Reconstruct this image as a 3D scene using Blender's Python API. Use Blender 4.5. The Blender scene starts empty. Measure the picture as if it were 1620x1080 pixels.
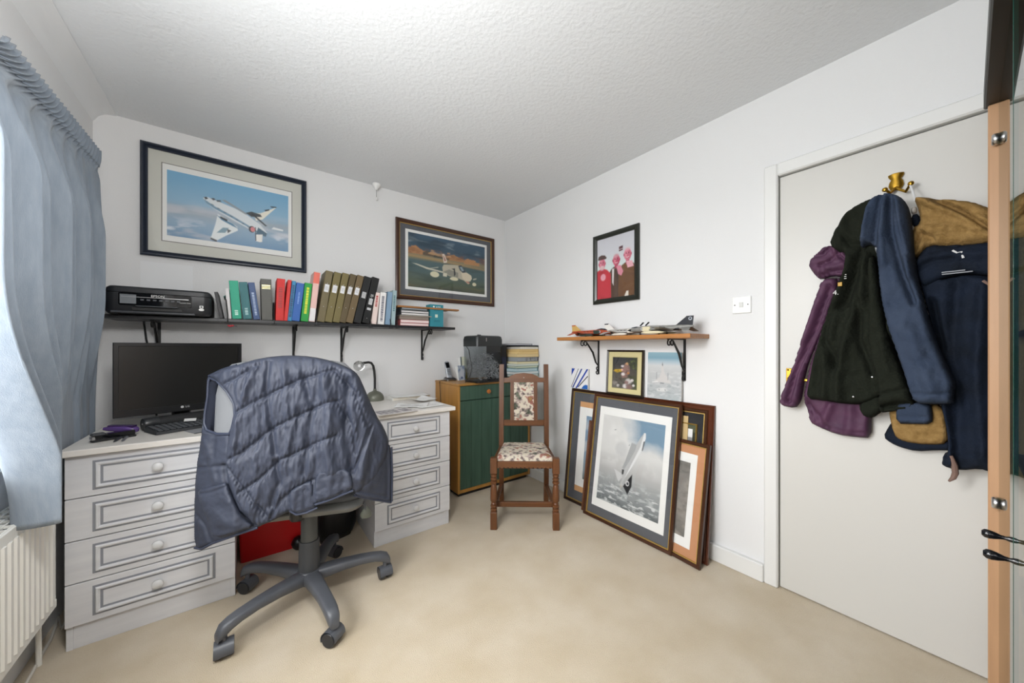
import bpy, bmesh, math, random
import numpy as np
from mathutils import Vector, Matrix, noise
from mathutils.geometry import delaunay_2d_cdt
random.seed(7)
PI = math.pi
S = bpy.context.scene
COL = S.collection

# ------------------------------------------------------------------ camera
FPX, PCX, HOR, CAMH = 551.0, 810.0, 549.0, 1.16
CA, SA = math.cos(math.radians(52.64)), math.sin(math.radians(52.64))
cd = bpy.data.cameras.new('camera'); cam = bpy.data.objects.new('camera', cd); COL.objects.link(cam)
cd.sensor_width = 36; cd.lens = FPX / 1620 * 36; cd.shift_y = 9 / 1620; cd.clip_start = 0.01
cam.location = (0, 0, CAMH); cam.rotation_euler = (PI / 2, 0, -math.atan2(CA, SA))
S.camera = cam
vs = S.view_settings
vs.view_transform = 'Standard'; vs.look = 'None'; vs.gamma = 1; vs.use_curve_mapping = False
vs.exposure = 0.24

# ------------------------------------------------------------------ sky seen through the window
w = bpy.data.worlds.new('sky'); S.world = w; w.use_nodes = True
nt = w.node_tree; bg = nt.nodes['Background']
tc = nt.nodes.new('ShaderNodeTexCoord'); sx = nt.nodes.new('ShaderNodeSeparateXYZ'); rp = nt.nodes.new('ShaderNodeValToRGB')
nt.links.new(tc.outputs['Generated'], sx.inputs[0]); nt.links.new(sx.outputs['Z'], rp.inputs[0])
rp.color_ramp.elements[0].position = 0.0; rp.color_ramp.elements[0].color = (.42, .44, .45, 1)
rp.color_ramp.elements[1].position = 0.03; rp.color_ramp.elements[1].color = (.97, .985, 1, 1)
nt.links.new(rp.outputs[0], bg.inputs[0]); bg.inputs[1].default_value = 11.0
# window portal so that the daylight is sampled through the opening
pl = bpy.data.lights.new('window_portal', 'AREA'); pl.shape = 'RECTANGLE'; pl.size = 2.1; pl.size_y = 1.3
pl.cycles.is_portal = True
po = bpy.data.objects.new('window_portal', pl); COL.objects.link(po)
po.location = (-.80, 1.10, 1.48); po.rotation_euler = (PI / 2, 0, -PI / 2)
# added fill light above the camera, out of view, to even out the room
ll = bpy.data.lights.new('fill_light', 'POINT'); ll.energy = 35; ll.shadow_soft_size = .13; ll.color = (1, .995, .985)
lo = bpy.data.objects.new('fill_light', ll); COL.objects.link(lo); lo.location = (-.05, .68, 1.72)
# ------------------------------------------------------------------ pixel helpers (measured rays -> real positions)
def ray(px, py):
    a = (px - PCX) / FPX; b = (HOR - py) / FPX
    return Vector((SA * a + CA, -CA * a + SA, b))
CAMP = Vector((0, 0, CAMH))
def onX(px, py, x): r = ray(px, py); return CAMP + r * (x / r.x)
def onY(px, py, y): r = ray(px, py); return CAMP + r * (y / r.y)
def onZ(px, py, z): r = ray(px, py); return CAMP + r * ((z - CAMH) / r.z)

# ------------------------------------------------------------------ materials
def lin(h):
    h = h.lstrip('#'); o = []
    for i in (0, 2, 4):
        c = int(h[i:i + 2], 16) / 255
        o.append(c / 12.92 if c <= .04045 else ((c + .055) / 1.055) ** 2.4)
    return tuple(o)
MATS = {}
def mat(name, col='808080', rough=.6, metal=0, var=0, vscale=8, stretch=(1, 1, 1), bump=0, bscale=60, kind='noise', col2=None,
        coat=0, sheen=0, spec=.5, detail=4, trans=0):
    if name in MATS: return MATS[name]
    m = bpy.data.materials.new(name); m.use_nodes = True; N = m.node_tree.nodes; L = m.node_tree.links
    b = N['Principled BSDF']; c = lin(col)
    b.inputs['Base Color'].default_value = (*c, 1); b.inputs['Roughness'].default_value = rough
    b.inputs['Metallic'].default_value = metal; b.inputs['Specular IOR Level'].default_value = spec
    if coat: b.inputs['Coat Weight'].default_value = coat; b.inputs['Coat Roughness'].default_value = .08
    if sheen: b.inputs['Sheen Weight'].default_value = sheen; b.inputs['Sheen Roughness'].default_value = .5
    if trans: b.inputs['Transmission Weight'].default_value = trans
    if var or col2 or bump:
        t = N.new('ShaderNodeTexCoord'); mp = N.new('ShaderNodeMapping'); mp.inputs['Scale'].default_value = stretch
        L.new(t.outputs['Object'], mp.inputs[0])
    if var or col2:
        if kind == 'wave':
            n = N.new('ShaderNodeTexWave'); n.inputs['Scale'].default_value = vscale; n.inputs['Distortion'].default_value = 6
            n.inputs['Detail'].default_value = 3; n.inputs['Detail Scale'].default_value = 1.5; n.bands_direction = 'X'
        elif kind == 'voronoi':
            n = N.new('ShaderNodeTexVoronoi'); n.inputs['Scale'].default_value = vscale
        else:
            n = N.new('ShaderNodeTexNoise'); n.inputs['Scale'].default_value = vscale; n.inputs['Detail'].default_value = detail
        L.new(mp.outputs[0], n.inputs['Vector'])
        r = N.new('ShaderNodeValToRGB'); L.new(n.outputs['Color' if kind == 'wave' else ('Distance' if kind == 'voronoi' else 'Fac')], r.inputs[0])
        if col2: c2 = lin(col2)
        else: c2 = tuple(max(0, v * (1 - var)) for v in c)
        r.color_ramp.elements[0].color = (*c2, 1); r.color_ramp.elements[1].color = (*c, 1)
        r.color_ramp.elements[0].position = .3; r.color_ramp.elements[1].position = .7
        L.new(r.outputs[0], b.inputs['Base Color'])
    if bump:
        n2 = N.new('ShaderNodeTexNoise'); n2.inputs['Scale'].default_value = bscale; n2.inputs['Detail'].default_value = 3
        L.new(mp.outputs[0], n2.inputs['Vector'])
        bp = N.new('ShaderNodeBump'); bp.inputs['Strength'].default_value = bump; bp.inputs['Distance'].default_value = .004
        L.new(n2.outputs['Fac'], bp.inputs['Height']); L.new(bp.outputs[0], b.inputs['Normal'])
    MATS[name] = m; return m
def glass(name, tint='ffffff', rough=0.0, ior=1.5):
    if name in MATS: return MATS[name]
    m = bpy.data.materials.new(name); m.use_nodes = True; N = m.node_tree.nodes; L = m.node_tree.links
    N.remove(N['Principled BSDF']); o = N['Material Output']
    t = N.new('ShaderNodeBsdfTransparent'); t.inputs[0].default_value = (*lin(tint), 1)
    g = N.new('ShaderNodeBsdfGlossy'); g.inputs['Roughness'].default_value = rough
    f = N.new('ShaderNodeFresnel'); f.inputs[0].default_value = ior; x = N.new('ShaderNodeMixShader')
    gm_ = N.new('ShaderNodeNewGeometry'); iv = N.new('ShaderNodeMath'); iv.operation = 'SUBTRACT'; iv.inputs[0].default_value = 1; L.new(gm_.outputs['Backfacing'], iv.inputs[1])
    mu = N.new('ShaderNodeMath'); mu.operation = 'MULTIPLY'; L.new(f.outputs[0], mu.inputs[0]); L.new(iv.outputs[0], mu.inputs[1]); L.new(mu.outputs[0], x.inputs[0]); L.new(t.outputs[0], x.inputs[1]); L.new(g.outputs[0], x.inputs[2]); L.new(x.outputs[0], o.inputs[0])
    MATS[name] = m; return m
def print_mat():
    if 'print' in MATS: return MATS['print']
    m = bpy.data.materials.new('print'); m.use_nodes = True; N = m.node_tree.nodes; b = N['Principled BSDF']
    a = N.new('ShaderNodeVertexColor'); a.layer_name = 'Col'
    m.node_tree.links.new(a.outputs[0], b.inputs['Base Color']); b.inputs['Roughness'].default_value = .6; b.inputs['Specular IOR Level'].default_value = .25
    MATS['print'] = m; return m

# ------------------------------------------------------------------ mesh helpers
class MB:
    def __init__(s): s.v = []; s.f = []
    def add(s, vs, fs):
        o = len(s.v); s.v += [tuple(v) for v in vs]; s.f += [tuple(i + o for i in f) for f in fs]; return s
    def box(s, c, d, bev=0, M=None):
        hx, hy, hz = d[0] / 2, d[1] / 2, d[2] / 2
        if bev <= 0:
            vs = [(x, y, z) for x in (-hx, hx) for y in (-hy, hy) for z in (-hz, hz)]
            fs = [(0, 1, 3, 2), (4, 6, 7, 5), (0, 4, 5, 1), (2, 3, 7, 6), (0, 2, 6, 4), (1, 5, 7, 3)]
        else:
            b = min(bev, hx * .95, hy * .95, hz * .95); vs = []; idx = {}
            for sx_ in (-1, 1):
                for sy_ in (-1, 1):
                    for sz_ in (-1, 1):
                        k = (sx_, sy_, sz_); i = len(vs); idx[k] = (i, i + 1, i + 2)
                        vs += [(sx_ * hx, sy_ * (hy - b), sz_ * (hz - b)), (sx_ * (hx - b), sy_ * hy, sz_ * (hz - b)), (sx_ * (hx - b), sy_ * (hy - b), sz_ * hz)]
            fs = []
            for a in range(3):
                o1, o2 = [q for q in range(3) if q != a]
                for sg in (-1, 1):
                    q = []
                    for p1, p2 in ((-1, -1), (1, -1), (1, 1), (-1, 1)):
                        k = [0, 0, 0]; k[a] = sg; k[o1] = p1; k[o2] = p2; q.append(idx[tuple(k)][a])
                    fs.append(q)
            for a in range(3):
                o1, o2 = [q for q in range(3) if q != a]
                for p1 in (-1, 1):
                    for p2 in (-1, 1):
                        k0 = [0, 0, 0]; k0[a] = -1; k0[o1] = p1; k0[o2] = p2; k1 = list(k0); k1[a] = 1
                        k0 = tuple(k0); k1 = tuple(k1)
                        fs.append((idx[k0][o1], idx[k1][o1], idx[k1][o2], idx[k0][o2]))
            for k in idx: fs.append(idx[k])
        if M: vs = [M @ Vector(v) for v in vs]
        return s.add([(v[0] + c[0], v[1] + c[1], v[2] + c[2]) for v in vs], fs)
    def tube(s, path, r, n=8, cap=True):
        P = [Vector(p) for p in path]; R = r if isinstance(r, (list, tuple)) else [r] * len(P)
        t = (P[1] - P[0]).normalized(); u = t.orthogonal().normalized(); rings = []
        for i, p in enumerate(P):
            if 0 < i < len(P) - 1: t2 = (P[i + 1] - P[i - 1]).normalized()
            elif i == 0: t2 = (P[1] - P[0]).normalized()
            else: t2 = (P[-1] - P[-2]).normalized()
            u = (u - t2 * u.dot(t2)); u = u.normalized() if u.length > 1e-6 else t2.orthogonal().normalized()
            v = t2.cross(u); rings.append([p + (u * math.cos(2 * PI * k / n) + v * math.sin(2 * PI * k / n)) * R[i] for k in range(n)])
        o = []; fs = []
        for rg in rings: o += rg
        for i in range(len(P) - 1):
            for k in range(n): fs.append((i * n + k, i * n + (k + 1) % n, (i + 1) * n + (k + 1) % n, (i + 1) * n + k))
        if cap: fs.append(tuple(range(n))[::-1]); fs.append(tuple((len(P) - 1) * n + k for k in range(n)))
        return s.add(o, fs)
    def lathe(s, prof, c=(0, 0, 0), n=20, M=None, sq=None):
        vs = []; fs = []
        for r, z in prof:
            for k in range(n):
                v = Vector((r * math.cos(2 * PI * k / n), r * math.sin(2 * PI * k / n), z))
                if M: v = M @ v
                vs.append((v.x + c[0], v.y + c[1], v.z + c[2]))
        for i in range(len(prof) - 1):
            for k in range(n): fs.append((i * n + k, i * n + (k + 1) % n, (i + 1) * n + (k + 1) % n, (i + 1) * n + k))
        fs.append(tuple(range(n))[::-1]); fs.append(tuple((len(prof) - 1) * n + k for k in range(n)))
        return s.add(vs, fs)
    def prism(s, poly, z0, z1, fn=None):
        n = len(poly); vs = [(x, y, z0) for x, y in poly] + [(x, y, z1) for x, y in poly]
        if fn: vs = [fn(*v) for v in vs]
        return s.add(vs, [tuple(range(n))[::-1], tuple(range(n, 2 * n))] + [(i, (i + 1) % n, n + (i + 1) % n, n + i) for i in range(n)])
    def loft(s, secs):
        n = len(secs[0]); vs = [v for q in secs for v in q]; fs = []
        for i in range(len(secs) - 1):
            for k in range(n): fs.append((i * n + k, i * n + (k + 1) % n, (i + 1) * n + (k + 1) % n, (i + 1) * n + k))
        fs.append(tuple(range(n))[::-1]); fs.append(tuple((len(secs) - 1) * n + k for k in range(n)))
        return s.add(vs, fs)
    def grid(s, fn, nu, nv):
        vs = [fn(i / nu, j / nv) for j in range(nv + 1) for i in range(nu + 1)]; k = nu + 1
        return s.add(vs, [(j * k + i, j * k + i + 1, (j + 1) * k + i + 1, (j + 1) * k + i) for j in range(nv) for i in range(nu)])
    def build(s, name, m, parent=None, smooth=False, world=False, angle=40, solid=0):
        vs_ = s.v
        if world and parent is not None:
            I = parent_matrix(parent).inverted(); vs_ = [I @ Vector(v) for v in vs_]
        me = bpy.data.meshes.new(name); me.from_pydata([tuple(v) for v in vs_], [], s.f)
        bm = bmesh.new(); bm.from_mesh(me); bmesh.ops.recalc_face_normals(bm, faces=bm.faces); bm.to_mesh(me); bm.free()
        me.materials.append(m if not isinstance(m, str) else MATS[m])
        if smooth:
            me.polygons.foreach_set('use_smooth', [True] * len(me.polygons))
            if angle: me.set_sharp_from_angle(angle=math.radians(angle))
        o = bpy.data.objects.new(name, me); COL.objects.link(o)
        if parent is not None: o.parent = parent
        if solid:
            md = o.modifiers.new('thickness', 'SOLIDIFY'); md.thickness = solid; md.offset = 0
        return o
def parent_matrix(p):
    M = Matrix.LocRotScale(p.location, p.rotation_euler, p.scale)
    return parent_matrix(p.parent) @ M if p.parent else M
def tag(o, label=None, cat=None, group=None, kind=None):
    if label: o['label'] = label
    if cat: o['category'] = cat
    if group: o['group'] = group
    if kind: o['kind'] = kind
    return o
def thing(name, label, cat, loc=(0, 0, 0), rot=(0, 0, 0), group=None):
    o = bpy.data.objects.new(name, None); COL.objects.link(o); o.empty_display_size = .05
    o.location = loc; o.rotation_euler = rot if isinstance(rot, (tuple, list)) else (0, 0, rot)
    return tag(o, label, cat, group)
def struct(mb, name, m, label=None, cat=None, parent=None, **k):
    o = mb.build(name, m, parent, **k)
    if parent is None: o['kind'] = 'structure'; tag(o, label, cat)
    return o
def B(c, d, bev=0, M=None): return MB().box(c, d, bev, M)
def box2(a, b, bev=0):
    return MB().box([(a[i] + b[i]) / 2 for i in range(3)], [abs(b[i] - a[i]) for i in range(3)], bev)
def text(body, size, m, parent, M, depth=.0006, name='lettering', align='CENTER', shear=0):
    cu = bpy.data.curves.new(name, 'FONT'); cu.body = body; cu.size = size; cu.extrude = depth; cu.align_x = align; cu.align_y = 'CENTER'; cu.resolution_u = 2; cu.shear = shear
    t = bpy.data.objects.new('tmp_text', cu); COL.objects.link(t)
    dg = bpy.context.evaluated_depsgraph_get(); me = bpy.data.meshes.new_from_object(t.evaluated_get(dg))
    bpy.data.objects.remove(t); bpy.data.curves.remove(cu); me.transform(M); me.materials.clear(); me.materials.append(m)
    o = bpy.data.objects.new(name, me); COL.objects.link(o); o.parent = parent; return o
FRONT = Matrix.Rotation(PI / 2, 4, 'X')           # text standing up, read from -Y
def at(x, y, z): return Matrix.Translation((x, y, z)) @ FRONT
def arc(c, r, a0, a1, n=8, ax='xz'):
    o = []
    for i in range(n + 1):
        a = math.radians(a0 + (a1 - a0) * i / n); u, v = r * math.cos(a), r * math.sin(a)
        o.append((c[0] + u, c[1], c[2] + v) if ax == 'xz' else ((c[0], c[1] + u, c[2] + v) if ax == 'yz' else (c[0] + u, c[1] + v, c[2])))
    return o

# ------------------------------------------------------------------ relief: padded cloth pieces from an outline
def seg_dist(P, poly, closed):
    d = np.full(len(P), 1e9); n = len(poly)
    for i in range(n if closed else n - 1):
        a = np.array(poly[i], float); b = np.array(poly[(i + 1) % n], float); ab = b - a; l = ab @ ab + 1e-12
        t = np.clip(((P - a) @ ab) / l, 0, 1); d = np.minimum(d, np.hypot(*(P - (a + t[:, None] * ab)).T))
    return d
def inside(P, poly):
    x, y = P[:, 0], P[:, 1]; r = np.zeros(len(P), bool); n = len(poly); j = n - 1
    for i in range(n):
        xi, yi = poly[i]; xj, yj = poly[j]
        if yi != yj: r ^= ((yi > y) != (yj > y)) & (x < (xj - xi) * (y - yi) / (yj - yi) + xi)
        j = i
    return r
def smooth_poly(poly, it=2):
    for _ in range(it):
        q = []
        for i in range(len(poly)):
            a = poly[i]; b = poly[(i + 1) % len(poly)]
            q += [(a[0] * .75 + b[0] * .25, a[1] * .75 + b[1] * .25), (a[0] * .25 + b[0] * .75, a[1] * .25 + b[1] * .75)]
        poly = q
    return poly
def relief(name, poly, depth, nrm, m, parent, thick=.03, edge=12, folds=(), wr=0, wrs=.05, wrdir=(1, 1), step=3.2, back=.012, smooth_it=1, extra=None, holes=()):
    """poly in photo pixels; depth(px,py)->world point on the garment's base sheet; thickness and folds along nrm in metres"""
    poly = smooth_poly(poly, smooth_it); holes = [smooth_poly(h, smooth_it) for h in holes]
    def resample(pl):
        o = []
        for i in range(len(pl)):
            a = np.array(pl[i]); b = np.array(pl[(i + 1) % len(pl)]); k = max(1, int(np.hypot(*(b - a)) / step))
            for q in range(k): o.append(tuple(a + (b - a) * q / k))
        return o
    loops = [resample(poly)] + [resample(h) for h in holes]
    bd = [p for l in loops for p in l]; edges = []; o = 0
    for l in loops: edges += [(o + i, o + (i + 1) % len(l)) for i in range(len(l))]; o += len(l)
    xs = [p[0] for p in poly]; ys = [p[1] for p in poly]
    g = []
    r = 0; y = min(ys)
    while y < max(ys):
        x = min(xs) + (r % 2) * step / 2
        while x < max(xs): g.append((x, y)); x += step
        y += step * .866; r += 1
    g = np.array(g); g = g[inside(g, poly)]
    for h in holes: g = g[~inside(g, h)]
    dd = np.minimum.reduce([seg_dist(g, l, True) for l in [poly] + holes]); g = g[dd > step * .6]
    pts = bd + [tuple(q) for q in g]
    ov, oe, of, *_ = delaunay_2d_cdt([Vector(p) for p in pts], edges, [], 0, 1e-4)
    P = np.array([(v.x, v.y) for v in ov])
    cen = np.array([P[list(f)].mean(0) for f in of]); ok = inside(cen, poly)
    for h in holes: ok &= ~inside(cen, h)
    F = [tuple(f) for f, q in zip(of, ok) if q]
    D = np.minimum.reduce([seg_dist(P, l, True) for l in [poly] + holes])
    q = np.clip(D / edge, 0, 1); H = thick * np.sqrt(1 - (1 - q) ** 2)
    fade = np.clip(D / (edge * .6), 0, 1)
    for pl_, wd, am in folds: H = H + am * np.exp(-(seg_dist(P, pl_, False) / wd) ** 2) * fade
    if wr:
        H = H + fade * wr * np.array([noise.noise(Vector((p[0] * wrs * wrdir[0], p[1] * wrs * wrdir[1], .3))) + .5 * noise.noise(Vector((p[0] * wrs * 2.3 * wrdir[0], p[1] * wrs * 2.3 * wrdir[1], 5))) for p in P])
    if extra is not None: H = H + extra(P) * fade
    nrm = Vector(nrm).normalized(); base = [depth(p[0], p[1]) for p in P]
    bdry = D < 1e-3
    V = [tuple(b + nrm * float(h)) for b, h in zip(base, H)]; n = len(V); mp = {}
    for i in range(n):
        if bdry[i]: mp[i] = i
        else: mp[i] = len(V); V.append(tuple(base[i] - nrm * back * float(fade[i])))
    mb = MB(); mb.add(V, F + [tuple(mp[i] for i in f)[::-1] for f in F])
    return mb.build(name, m, parent, smooth=True, world=True, angle=0)

# ------------------------------------------------------------------ flat prints painted as vertex colours
def fbm(U, V, sc, seed=0, oct=4):
    rs = np.random.RandomState(seed); out = np.zeros_like(U); am = 1; tot = 0
    for o in range(oct):
        n = 64; G = rs.rand(n, n); x = U * sc * 2 ** o % (n - 1); y = V * sc * 2 ** o % (n - 1)
        xi = x.astype(int); yi = y.astype(int); fx = x - xi; fy = y - yi; fx = fx * fx * (3 - 2 * fx); fy = fy * fy * (3 - 2 * fy)
        out += am * ((G[yi, xi] * (1 - fx) + G[yi, (xi + 1) % n] * fx) * (1 - fy) + (G[(yi + 1) % n, xi] * (1 - fx) + G[(yi + 1) % n, (xi + 1) % n] * fx) * fy); tot += am; am *= .5
    return out / tot
class Pic:
    """u 0..1 left to right, v 0..1 bottom to top"""
    def __init__(s, nx, ny, col):
        s.nx, s.ny = nx, ny; s.U, s.V = np.meshgrid(np.linspace(0, 1, nx + 1), np.linspace(0, 1, ny + 1)); s.asp = ny / nx
        s.C = np.ones(s.U.shape + (3,)) * np.array(lin(col))
    def mixm(s, A, col):
        c = np.array(lin(col)) if isinstance(col, str) else col; s.C = s.C * (1 - A[..., None]) + c * A[..., None]; return s
    def vgrad(s, stops):
        ks = [k for k, _ in stops]; cs = np.array([lin(c) for _, c in stops])
        s.C = np.stack([np.interp(s.V, ks, cs[:, i]) for i in range(3)], -1); return s
    def poly(s, pts, col, a=1, soft=1.2):
        pts = [(x, y * s.asp) for x, y in pts]; P = np.stack([s.U.ravel(), s.V.ravel() * s.asp], 1)
        d = seg_dist(P, pts, True); d = np.where(inside(P, pts), d, -d) * s.nx
        return s.mixm(np.clip(d / soft + .5, 0, 1).reshape(s.U.shape) * a, col)
    def line(s, pts, w, col, a=1):
        pts = [(x, y * s.asp) for x, y in pts]; P = np.stack([s.U.ravel(), s.V.ravel() * s.asp], 1)
        d = (w - seg_dist(P, pts, False)) * s.nx
        return s.mixm(np.clip(d + .5, 0, 1).reshape(s.U.shape) * a, col)
    def ell(s, c, rx, ry, col, a=1, soft=.15):
        d = 1 - np.hypot((s.U - c[0]) / rx, (s.V - c[1]) / ry)
        return s.mixm(np.clip(d / soft + .5, 0, 1) * a, col)
    def cloud(s, col, sc, thr, seed, a=1, sy=1, wd=.15, mask=None):
        n = fbm(s.U, s.V * s.asp * sy, sc, seed); A = np.clip((n - thr) / wd, 0, 1) * a
        if mask is not None: A = A * mask
        return s.mixm(A, col)
    def build(s, name, w_, h_, parent, y, zc):
        mb = MB(); mb.grid(lambda u, v: ((u - .5) * w_, y, zc + (v - .5) * h_), s.nx, s.ny)
        me = bpy.data.meshes.new(name); me.from_pydata(mb.v, [], mb.f); at_ = me.color_attributes.new('Col', 'FLOAT_COLOR', 'POINT')
        c = np.ones((len(mb.v), 4), np.float32); c[:, :3] = s.C.reshape(-1, 3); at_.data.foreach_set('color', c.ravel())
        me.materials.append(print_mat()); o = bpy.data.objects.new(name, me); COL.objects.link(o); o.parent = parent; return o
def frame_mb(W, H, prof, z0=0):
    """mitred moulding; prof = [(inset, proud)], front towards -Y, standing on z0"""
    mb = MB(); vs = []; n = len(prof)
    for cx_, cz in ((-1, 0), (1, 0), (1, 1), (-1, 1)):
        for ins, pr in prof:
            vs.append((cx_ * (W / 2 - ins), -pr, z0 + (ins if cz == 0 else H - ins)))
    fs = []
    for k in range(4):
        for i in range(n):
            a, b_ = k * n + i, k * n + (i + 1) % n; c, d = ((k + 1) % 4) * n + i, ((k + 1) % 4) * n + (i + 1) % n
            fs.append((a, b_, d, c))
    return mb.add(vs, fs)
def picture(name, label, W, H, prof, fm, loc, rot, mount, mounts, pic, pw, ph, py_=0, px_=0, gl=True, cat='picture', gilt=None, depth=.008, group=None):
    """framed picture: frame, mount(s), print, glass"""
    t = thing(name, label, cat, loc, rot, group)
    frame_mb(W, H, prof).build('frame', fm, t)
    ins = max(p[0] for p in prof)
    if gilt:
        frame_mb(W - 2 * ins + .004, H - 2 * ins + .004, [(0, .004), (0, .0125), (.004, .0125), (.006, .009), (.006, .004)], ins - .002).build('gilt_slip', gilt, t)
    box2((-W / 2 + ins * .5, -.0045, ins * .5), (W / 2 - ins * .5, -.0015, H - ins * .5)).build('mount', mount, t)
    y = -.0052
    for (mw, mh, mm) in mounts:
        box2((-mw / 2 + px_, y, H / 2 - mh / 2 + py_), (mw / 2 + px_, y + .002, H / 2 + mh / 2 + py_)).build('inner_mount', mm, t); y -= .0006
    if pic:
        o = pic.build('print', pw, ph, t, y - .0004, H / 2 + py_); o.location.x = px_
    if gl: box2((-W / 2 + ins - .002, -.0092, ins - .002), (W / 2 - ins + .002, -.0082, H - ins + .002)).build('glass', glass('picture_glass'), t)
    return t

# ================================================================== materials used all over
wallm = mat('wall_paint', 'e2e2e2', .85, bump=.25, bscale=260)
ceilm = mat('artex_ceiling', 'e0e2e4', .9, bump=.7, bscale=65)
white_gloss = mat('white_gloss_paint', 'e2e2e0', .35)
white_pl = mat('white_plastic', 'ededeb', .35)
carpet = mat('beige_carpet', 'd3c5ae', .95, col2='c5b497', vscale=5, detail=9, bump=.9, bscale=330, sheen=.3)
black_metal = mat('black_iron', '141414', .42)
black_pl = mat('black_plastic', '17181a', .4)
dark_gloss = mat('black_gloss', '0c0d10', .12)
grey_pl = mat('grey_plastic', '55575b', .5, var=.25, vscale=9)
steel = mat('brushed_steel', 'c4c4c4', .28, metal=1)
brass = mat('brass', 'b08a35', .28, metal=1)
paperm = mat('white_paper', 'eeeeec', .8)

# ================================================================== the room
XL, XR, YB, YF, ZC = -.64, 2.045, 2.79, -.62, 2.41
struct(box2((XL - .3, YF - .1, -.06), (XR + .15, YB + .1, 0)), 'floor', carpet, 'beige carpet covering the whole floor of the room', 'floor')
struct(box2((XL - .02, YF - .1, ZC), (XR + .15, YB + .1, ZC + .08)), 'ceiling', ceilm, 'white textured plaster ceiling', 'ceiling')
struct(box2((XL - .02, YB, 0), (XR, YB + .1, ZC)), 'wall_back', wallm, 'white wall behind the desk with the two jet pictures', 'wall')
struct(box2((XL - .02, YF - .1, 0), (XR, YF, ZC)), 'wall_front', wallm, 'white wall behind the camera', 'wall')
DY0, DY1, DZ = -.215, .557, 1.985       # door opening
mb = MB()
for a, b in (((XR, DY1, 0), (XR + .12, YB + .1, ZC)), ((XR, YF - .1, 0), (XR + .12, DY0, ZC)), ((XR, DY0, DZ), (XR + .12, DY1, ZC))):
    mb.box([(a[i] + b[i]) / 2 for i in range(3)], [b[i] - a[i] for i in range(3)])
struct(mb, 'wall_right', wallm, 'white wall with the door and the wooden shelf', 'wall')
WY0, WY1, WZ0, WZ1 = .05, 2.16, .80, 2.10
mb = MB()
for a, b in (((XL - .28, YF - .1, 0), (XL, WY0, ZC)), ((XL - .28, WY1, 0), (XL, YB + .1, ZC)), ((XL - .28, WY0, 0), (XL, WY1, WZ0)), ((XL - .28, WY0, WZ1), (XL, WY1, ZC))):
    mb.box([(a[i] + b[i]) / 2 for i in range(3)], [b[i] - a[i] for i in range(3)])
struct(mb, 'wall_left', wallm, 'white window wall behind the curtain', 'wall')
# coving along the window wall
mb = MB(); pr = [(XL, ZC), (XL, ZC - .062)] + [(XL + .07 - .062 * math.cos(a) , ZC - .062 + .055 * math.sin(a)) for a in [i * PI / 12 for i in range(1, 6)]] + [(XL + .085, ZC - .004), (XL + .085, ZC)]
mb.prism(pr, YF, YB, fn=lambda x, z, y: (x, y, z))
struct(mb, 'trim_1', mat('coving_paint', 'e2e3e4', .85), 'white plaster coving between window wall and ceiling', 'coving', smooth=True, angle=50)
# skirting boards
struct(box2((XR - .026, .612, 0), (XR, YB, .088), .004), 'baseboard_right', white_gloss, 'white skirting board along the shelf wall', 'skirting')
struct(box2((XL, YB - .016, 0), (XR - .026, YB, .088), .004), 'baseboard_back', white_gloss, 'white skirting board behind the desk', 'skirting')
# door frame
t = thing('trim_2', 'white painted door architrave', 'door frame', (XR, DY1, 0)); t['kind'] = 'structure'
box2((XR - .02, DY1 - .002, 0), (XR + .03, DY1 + .055, DZ + .058), .006).build('side_casing', white_gloss, t, world=True)
box2((XR - .02, DY0 - .055, 0), (XR + .03, DY0 + .002, DZ + .058), .006).build('side_casing', white_gloss, t, world=True)
box2((XR - .019, DY0, DZ - .002), (XR + .03, DY1, DZ + .058), .006).build('head_casing', white_gloss, t, world=True)
box2((XR + .06, DY0 - .002, 0), (XR + .11, DY1 + .002, DZ + .02)).build('door_stop', mat('gap_dark', '2a2826', .9), t, world=True)
# door
t = thing('door_1', 'plain white flush door with coats hanging on it', 'door', (2.05, (DY0 + DY1) / 2, 0)); t['kind'] = 'structure'
box2((2.05, DY0 + .004, .006), (2.09, DY1 - .005, DZ - .007), .002).build('leaf', mat('door_paint', 'd0cec9', .4), t, world=True)
p0 = onX(1244, 582, 2.049); p1 = onX(1268, 614, 2.049)
lp = box2((2.044, p0.y, p1.z), (2.0505, p0.y - .05, p0.z), .002).build('latch_plate', brass, t, world=True)
MB().tube([(2.046, p0.y - .022, (p0.z + p1.z) / 2), (2.005, p0.y - .022, (p0.z + p1.z) / 2), (2.0, p0.y - .03, (p0.z + p1.z) / 2), (2.0, p0.y - .10, (p0.z + p1.z) / 2 - .004)], .008).build('lever_handle', brass, lp, smooth=True, world=True)
for zz in (p0.z - .008, p1.z + .008): MB().lathe([(.004, 0), (.004, .002), (.002, .003)], (2.044, p0.y - .008, zz), 10, Matrix.Rotation(-PI / 2, 3, 'Y')).build('screw', mat('dark_brass', '4a3a18', .4, metal=1), lp, world=True)
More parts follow.
